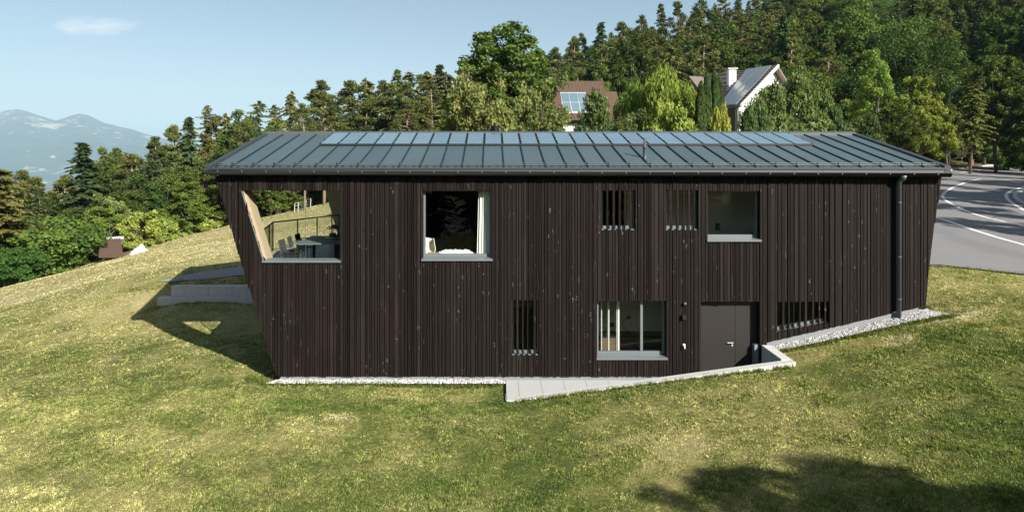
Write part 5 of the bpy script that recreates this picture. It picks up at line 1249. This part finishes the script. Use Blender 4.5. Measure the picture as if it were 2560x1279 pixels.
def solar_house():
    """gable end turned to the right, front roof slope carrying collectors"""
    D = 62.0
    E0 = at(1812, 260, D); E1 = at(1848, 262, D-2.0)      # eave points along the collectors
    rz_ = 0
    # local frame: ridge direction u (from left-back to right-front), roof falls toward v
    o_loc = at(1900, 330, 64); gz = H(o_loc.x, o_loc.y)-.5
    o = empty('solar_roof_house', (o_loc.x, o_loc.y, gz)); tag(o, 'older white house with grey-brown tiled roof, chimney and solar panels', 'house')
    P = lambda px, py, d: at(px, py, d)-Vector((o_loc.x, o_loc.y, gz))
    # ridge runs from the far end to the gable, front slope drops to the eave
    Ra, Rb = P(1745, 193, 72), P(1944, 163, 62); Ea, Eb = P(1715, 275, 68), P(1850, 263, 56.5)
    dn = Vector((0, 0, -.18))
    def slab(a, b, c, d, nm, mat, par=None, up=0.0, th=.18):
        u = Vector((0, 0, up)); t = Vector((0, 0, up-th)); return MB().hexa([a+t, b+t, c+t, d+t, a+u, b+u, c+u, d+u]).build(nm, mat, par or o)
    r = slab(Ea, Eb, Rb, Ra, 'roof', M['rooftile2'])
    back = Rb-Eb; Ba, Bb = Ra+Vector((back.x, back.y, -back.z)), Rb+Vector((back.x, back.y, -back.z))*.9
    slab(Ra, Rb, Bb, Ba, 'roof', M['rooftile2'], None, -.01)
    for i in range(15):
        t = (i+.5)/15; a, b = Ea.lerp(Ra, t), Eb.lerp(Rb, t); a2, b2 = Ea.lerp(Ra, t+.012), Eb.lerp(Rb, t+.012); slab(a, b, b2, a2, 'tile_course', M['rooftile2'], r, .07, .07)
    for i in range(3):
        s0, s1 = .655+.098*i, .655+.098*(i+1)-.006
        f = lambda s, t: Ea.lerp(Eb, s).lerp(Ra.lerp(Rb, s), t)
        slab(f(s0, -.01), f(s1, -.01), f(s1, .97), f(s0, .97), 'solar_panel', M['pv2'], r, .17, .09)
    slab(Eb.lerp(Rb, 0)+Vector((.0, 0, 0)), Eb+Vector((.12, -.08, 0)), Rb+Vector((.12, -.08, 0)), Rb, 'verge_board', M['conc'], r, .06, .26)
    # walls
    inn = (Ra-Rb).normalized(); g0, g1, gb = Eb+inn*.7, Rb+inn*.7, Bb+inn*.7; e_in = (g1-g0); e_in.z = 0; e_in.normalize()
    w0, w1 = g0+e_in*.7, gb-e_in*.7; top0 = w0.z+.4
    m = MB(); w0b, w1b = Vector((w0.x, w0.y, 0)), Vector((w1.x, w1.y, 0)); th = inn*.3; thv = Vector((th.x, th.y, 0))
    zt0 = g0.lerp(g1, .7/ (g1-g0).length*1.1).z-.2
    pts = [w0b, w1b, Vector((w1.x, w1.y, zt0)), Vector((g1.x, g1.y, g1.z-.2)), Vector((w0.x, w0.y, zt0))]
    m.add([tuple(p) for p in pts]+[tuple(p+thv) for p in pts], [(0, 1, 2, 3, 4), (9, 8, 7, 6, 5)]+[(i, i+5, (i+1) % 5+5, (i+1) % 5) for i in range(5)]); m.build('gable_wall', M['white'], o)
    L_ = (Ra-Rb); L_.z = 0; f0 = w0b; f1 = w0b+L_*.9; MB().hexa([f0, f1, f1+e_in*.3, f0+e_in*.3, f0+Vector((0, 0, zt0-.1)), f1+Vector((0, 0, zt0-.1)), f1+e_in*.3+Vector((0, 0, zt0-.1)), f0+e_in*.3+Vector((0, 0, zt0-.1))]).build('front_wall', M['timber'], o)  # dark timber colour puts the black shade below the eave into this wall
    for s in (.25, .55, .8):
        a = f0.lerp(f1, s)-e_in*.02; b = f0.lerp(f1, s+.09)-e_in*.02; zz0, zz1 = zt0-1.6, zt0-.4; z_ = Vector((0, 0, 1))
        MB().hexa([a+z_*zz0, b+z_*zz0, b+e_in*.04+z_*zz0, a+e_in*.04+z_*zz0, a+z_*zz1, b+z_*zz1, b+e_in*.04+z_*zz1, a+e_in*.04+z_*zz1]).build('window', M['winglass'], o)
    c = P(1829, 205, 64.5); ch = MB().box(c.x-.34, c.x+.34, c.y-.3, c.y+.4, c.z-1.2, c.z+1.15).build('chimney', M['white'], o); MB().box(c.x-.46, c.x+.46, c.y-.42, c.y+.52, c.z+1.18, c.z+1.28).build('chimney_cap', M['conc'], ch)
    # lower wing to the rear left
    Wa, Wb, Wc, Wd = P(1722, 190, 72), P(1768, 193, 71), P(1768, 222, 66.5), P(1752, 228, 66)
    slab(Wd, Wc, Wb, Wa, 'wing_roof', M['rooftile2'])
    q = P(1752, 228, 67); MB().box(q.x-1.2, q.x+2.5, q.y+1.0, q.y+6, 0, q.z-.3).build('wing_wall', M['timber'], o)
solar_house()
def hut():
    D = 63.0; a = at(252, 640, D); gz = min(H(a.x, a.y), H(a.x+4, a.y+4))-1.0; o = empty('garden_hut', (a.x, a.y, gz)); tag(o, 'small hut with red-brown roof just beyond the field edge', 'hut')
    p = lambda px, py, d: at(px, py, d)-Vector((a.x, a.y, gz))
    A, B, C, D_ = p(246, 640, D), p(308, 640, D), p(302, 596, D+3), p(252, 598, D+3); t = Vector((0, 0, -.15))
    r = MB().hexa([A+t, B+t, C+t, D_+t, A, B, C, D_]).build('roof', M['rooftile'], o)
    for i in range(8):
        s = (i+.5)/8; u, v = A.lerp(B, s), D_.lerp(C, s); w = Vector((.05, 0, 0)); h = Vector((0, 0, .05)); MB().hexa([u-w, u+w, v+w, v-w, u-w+h, u+w+h, v+w+h, v-w+h]).build('roof_rib', M['rooftile'], r)
    MB().hexa([D_+Vector((0, .1, -.1)), C+Vector((0, .1, -.1)), C+Vector((0, .5, -.1)), D_+Vector((0, .5, -.1)), D_+Vector((0, .1, .15)), C+Vector((0, .1, .15)), C+Vector((0, .5, .15)), D_+Vector((0, .5, .15))]).build('ridge_cap', M['conc'], o)
    MB().box(A.x+.3, B.x-.3, .6, 5, 0, A.z-.16).build('wall', M['timber'], o)
    c = p(296, 592, D+3.4); MB().box(c.x-.3, c.x+.3, c.y, c.y+.5, c.z-.4, c.z+.05).build('chimney', M['rooftile2'], o)
    # white tarpaulin heap at the field edge
    b = ground_at(345, 633); q = MB(); r2 = random.Random(4); n, mm = 16, 10; V = []; Fq = []
    for j in range(mm+1):
        for i in range(n):
            th = 2*math.pi*i/n; f = j/mm; rad = (1-f**1.5)*(1+r2.uniform(-.18, .18)); V.append((0.95*rad*math.cos(th)+.35*f, .7*rad*math.sin(th), -.3+f*1.15*(1+r2.uniform(-.06, .06))))
            if j: Fq.append(((j-1)*n+i, (j-1)*n+(i+1) % n, j*n+(i+1) % n, j*n+i))
    w = q.add(V, Fq).build('white_heap', M['conc'], None, False, (b.x, b.y, b.z)); tag(w, 'white tarpaulin-covered heap at the edge of the sloping field', 'heap')
hut()
def fence():
    pts = [ground_at(px, py, 40) for px, py in ((736, 531), (745, 529), (753, 526), (764, 521), (776, 517), (790, 512), (806, 508), (820, 503))]
    f = empty('field_fence', pts[0]); tag(f, 'old wooden post and wire fence along the top of the field', 'fence')
    for p in pts: q = p-pts[0]; MB().tube([q+Vector((0, 0, -.2)), q+Vector((.05, 0, 1.05))], .045, 6).build('post', M['post'], f)
    for h in (.35, .7, 1.05):
        MB().tube([p-pts[0]+Vector((0, 0, h)) for p in pts], .012, 4).build('wire', M['steel'], f)
fence()
def street_things():
    b = ground_at(2374, 424, 40); D = b.y+DF; o = empty('street_lamp', b); tag(o, 'tall grey street lamp with curved arm at the road bend', 'street lamp')
    ztop = fz(225, D)-b.z; ax = fx(2420, D)-b.x
    MB().tube([(0, 0, -.2), (0, 0, 1.2), (0, 0, ztop-1.0)], [.10, .09, .065], 10).build('pole', M['steel'], o, True)
    MB().tube([(0, 0, ztop-1.0), (.12, 0, ztop-.4), (.6, 0, ztop+.1), (ax, 0, ztop+.55)], [.06, .05, .045, .04], 8).build('arm', M['steel'], o, True)
    MB().hexa([(ax-.1, -.12, ztop+.50), (ax+.75, -.12, ztop+.68), (ax+.75, .12, ztop+.68), (ax-.1, .12, ztop+.50), (ax-.1, -.1, ztop+.62), (ax+.7, -.1, ztop+.78), (ax+.7, .1, ztop+.78), (ax-.1, .1, ztop+.62)]).build('lamp_head', M['steel'], o)
    b = ground_at(2403, 412, 40); D = b.y+DF; o = empty('marker_post', b); tag(o, 'thin pale wooden post leaning slightly beside the road bend', 'post')
    MB().tube([(0, 0, -.2), (.22, 0, fz(352, D)-b.z)], [.07, .06], 8).build('shaft', M['post'], o); MB().lathe([(.075, 0), (.075, .08), (.02, .13)], (.22, 0, fz(352, D)-b.z), 8).build('cap', M['conc'], o)
    b = ground_at(2427, 414, 40); o = empty('litter_bin', b); tag(o, 'small rust-brown litter bin at the roadside by the bend', 'bin')
    MB().lathe([(.25, 0), (.30, .1), (.32, .62), (.28, .62)], (0, 0, 0), 12).build('drum', M['binm'], o); MB().lathe([(.34, .66), (.34, .72), (.1, .80)], (0, 0, 0), 12).build('lid', M['timber'], o)
street_things()

# ------------------------------------------------------------------ grass
def grass():
    r = np.random.default_rng(3); P = []
    def inpoly(x, y, D):
        bad = ((x > HX0-.1) & (x < HX1+.1) & (y > -.36) & (y < HY1)) | ((x > .1) & (x < WALLX1+.05) & (y > -1.63) & (y < .1)) | ((x > LBX-.25) & (x < .15) & (y > -.30) & (y < .1))
        bad |= (x > WALLX1) & (x < RBX+.42) & (y < .5) & (y > -.35-.065*np.clip(x-WALLX1, 0, 3))
        bad |= (x > 12) & (y > 4.3)
        bad |= (y > 9.0) & (y < 9.85) & (x > -14.2) & (x < -5)
        pxx = x*FPX/D+CX; pyy = HY+(CZ-Hn(x, y))*FPX/D; bad |= (pxx > 395) & (pxx < 720) & (pyy < np.interp(pxx, [392, 430, 500, 600, 700], [706, 706, 701, 690, 684])) & (pyy > np.interp(pxx, [392, 450, 530, 605, 700], [706, 692, 677, 668, 664]))
        return ~bad
    def scatter(n, D0, D1, pxa=-60, pxb=2620):
        D = D0*(D1/D0)**r.random(n); px = r.uniform(pxa, pxb, n); x = (px-CX)*D/FPX; y = D-DF; k = inpoly(x, y, D); P.append(np.stack([x[k], y[k], D[k]], 1))
    scatter(146000, 10.2, 18.5); scatter(42000, 16.5, 30, -60, 1250); scatter(20000, 17.0, 24, 1850, 2620); scatter(26000, 30, 95, -60, 850)
    scatter(9000, 9.2, 10.2); scatter(16000, 9.5, 26, -700, -60); scatter(16000, 9.5, 24, 2620, 3300)
    P = np.concatenate(P); x, y, D = P.T; z = Hn(x, y)+(vnoise(x, y, 1.7, 5)-.5)*.05-.01
    SP = [(ground_at(*q), w_) for q, w_ in (((1752, 1112), .22), ((2372, 792), .55), ((2240, 850), .3), ((322, 770), .35), ((860, 1045), .2))]
    spot = np.zeros(len(x))
    for c_, w_ in SP: spot = np.maximum(spot, np.exp(-(((x-c_.x)/1.6)**2+(y-c_.y)**2)/w_**2)*(.5+vnoise(x, y, .12, 21)))
    kp = spot < 9; x, y, D, z, spot = x[kp], y[kp], D[kp], z[kp], spot[kp]
    dry = dryness(x, y)+r.normal(0, .15, len(x))+1.3*spot; nb = 5; N = len(x)*nb
    bright = np.exp(r.normal(0, .24, len(x)))*(.70+.60*vnoise(x, y, .08, 14))*(.80+.40*vnoise(x, y, .26, 15))
    X = np.repeat(x, nb)+r.normal(0, .020, N); Y = np.repeat(y, nb)+r.normal(0, .020, N); Z = np.repeat(z, nb); DD = np.repeat(D, nb); dr = np.clip(np.repeat(dry, nb)+r.normal(0, .08, N), 0, 1)
    tall = np.repeat(.60+.9*vnoise(x, y, .5, 8)*vnoise(x, y, .14, 9)*2, nb)
    h = r.uniform(.015, .036, N)*tall*(1+.012*(DD-12))*(1.3-.65*dr); a = r.uniform(0, 6.283, N); lean = r.uniform(.2, .95, N)*h; w = .0065*(.6+DD/14)*r.uniform(.7, 1.4, N)
    ca, sa = np.cos(a), np.sin(a); V = np.empty((N, 3, 3)); V[:, 0] = np.stack([X-sa*w, Y+ca*w, Z], 1); V[:, 1] = np.stack([X+sa*w, Y-ca*w, Z], 1); V[:, 2] = np.stack([X+ca*lean, Y+sa*lean, Z+h], 1)
    st = np.array([(.080, .135, .034), (.215, .245, .070), (.47, .42, .19), (.62, .54, .335)]); tt = [0, .38, .68, 1]
    col = np.stack([np.interp(dr, tt, st[:, i]) for i in range(3)], 1)*r.uniform(.8, 1.25, (N, 1))*np.repeat(np.clip(bright, .25, 2.0), nb)[:, None]; col = np.minimum(col, .8)
    o = mesh_obj('grass', fast_mesh('grass', V.reshape(-1, 3), np.arange(3*N).reshape(N, 3), M['grass'], np.repeat(col, 3, 0)))
    tag(o, 'short mown grass, green with straw-coloured dry patches', 'grass', None, 'stuff')
    # taller weeds along walls and edges
    W = []
    def edge(n, xa, ya, xb, yb, sd):
        t = r.random(n); W.append(np.stack([xa+(xb-xa)*t, ya+(yb-ya)*t+r.normal(0, sd, n)], 1))
    edge(260, .5, -1.68, 7.5, -1.68, .03); edge(220, LBX, -.34, .1, -.34, .03); edge(160, 7.6, -.40, 10.5, -.58, .05); edge(170, 10.5, -.58, RBX+.5, -.68, .05); edge(90, LBX-.9, .3, LBX-.1, -.25, .1); edge(110, -14.5, 8.95, -8, 8.95, .05); edge(160, 13, 4.5, 19, 4.7, .08); edge(160, -16, 10.4, -9, 10.4, .18)
    W = np.concatenate(W); nb = 7; N = len(W)*nb; X = np.repeat(W[:, 0], nb)+r.normal(0, .03, N); Y = np.repeat(W[:, 1], nb)+r.normal(0, .03, N); Z = np.repeat(Hn(W[:, 0], W[:, 1]), nb)-.01
    h = r.uniform(.05, .15, N); a = r.uniform(0, 6.283, N); lean = r.uniform(.3, 1, N)*h; w = .009*r.uniform(.6, 1.5, N); ca, sa = np.cos(a), np.sin(a); V = np.empty((N, 3, 3))
    V[:, 0] = np.stack([X-sa*w, Y+ca*w, Z], 1); V[:, 1] = np.stack([X+sa*w, Y-ca*w, Z], 1); V[:, 2] = np.stack([X+ca*lean, Y+sa*lean, Z+h], 1)
    t = r.random((N, 1))**1.5; col = np.array((.07, .12, .02))*(1-t)+np.array((.24, .24, .07))*t
    o = mesh_obj('weeds', fast_mesh('weeds', V.reshape(-1, 3), np.arange(3*N).reshape(N, 3), M['grass'], np.repeat(col, 3, 0))); tag(o, 'longer grass and weeds along the wall and gravel edges', 'weeds', None, 'stuff')
grass()

# ------------------------------------------------------------------ haze: the air between here and the mountains
def haze():
    m = MB().box(-24000, 24000, -3900, 24000, -331, 1250); t = NT('air'); v = t.n('VolumePrincipled'); v.inputs['Color'].default_value = (0.55, 0.79, 1.0, 1); v.inputs['Density'].default_value = HAZE; v.inputs['Anisotropy'].default_value = 0.0
    t.l(v.outputs[0], t.out.inputs['Volume']); o = m.build('haze', t.m); o['kind'] = 'stuff'
HAZE = 0.48/7000
haze()
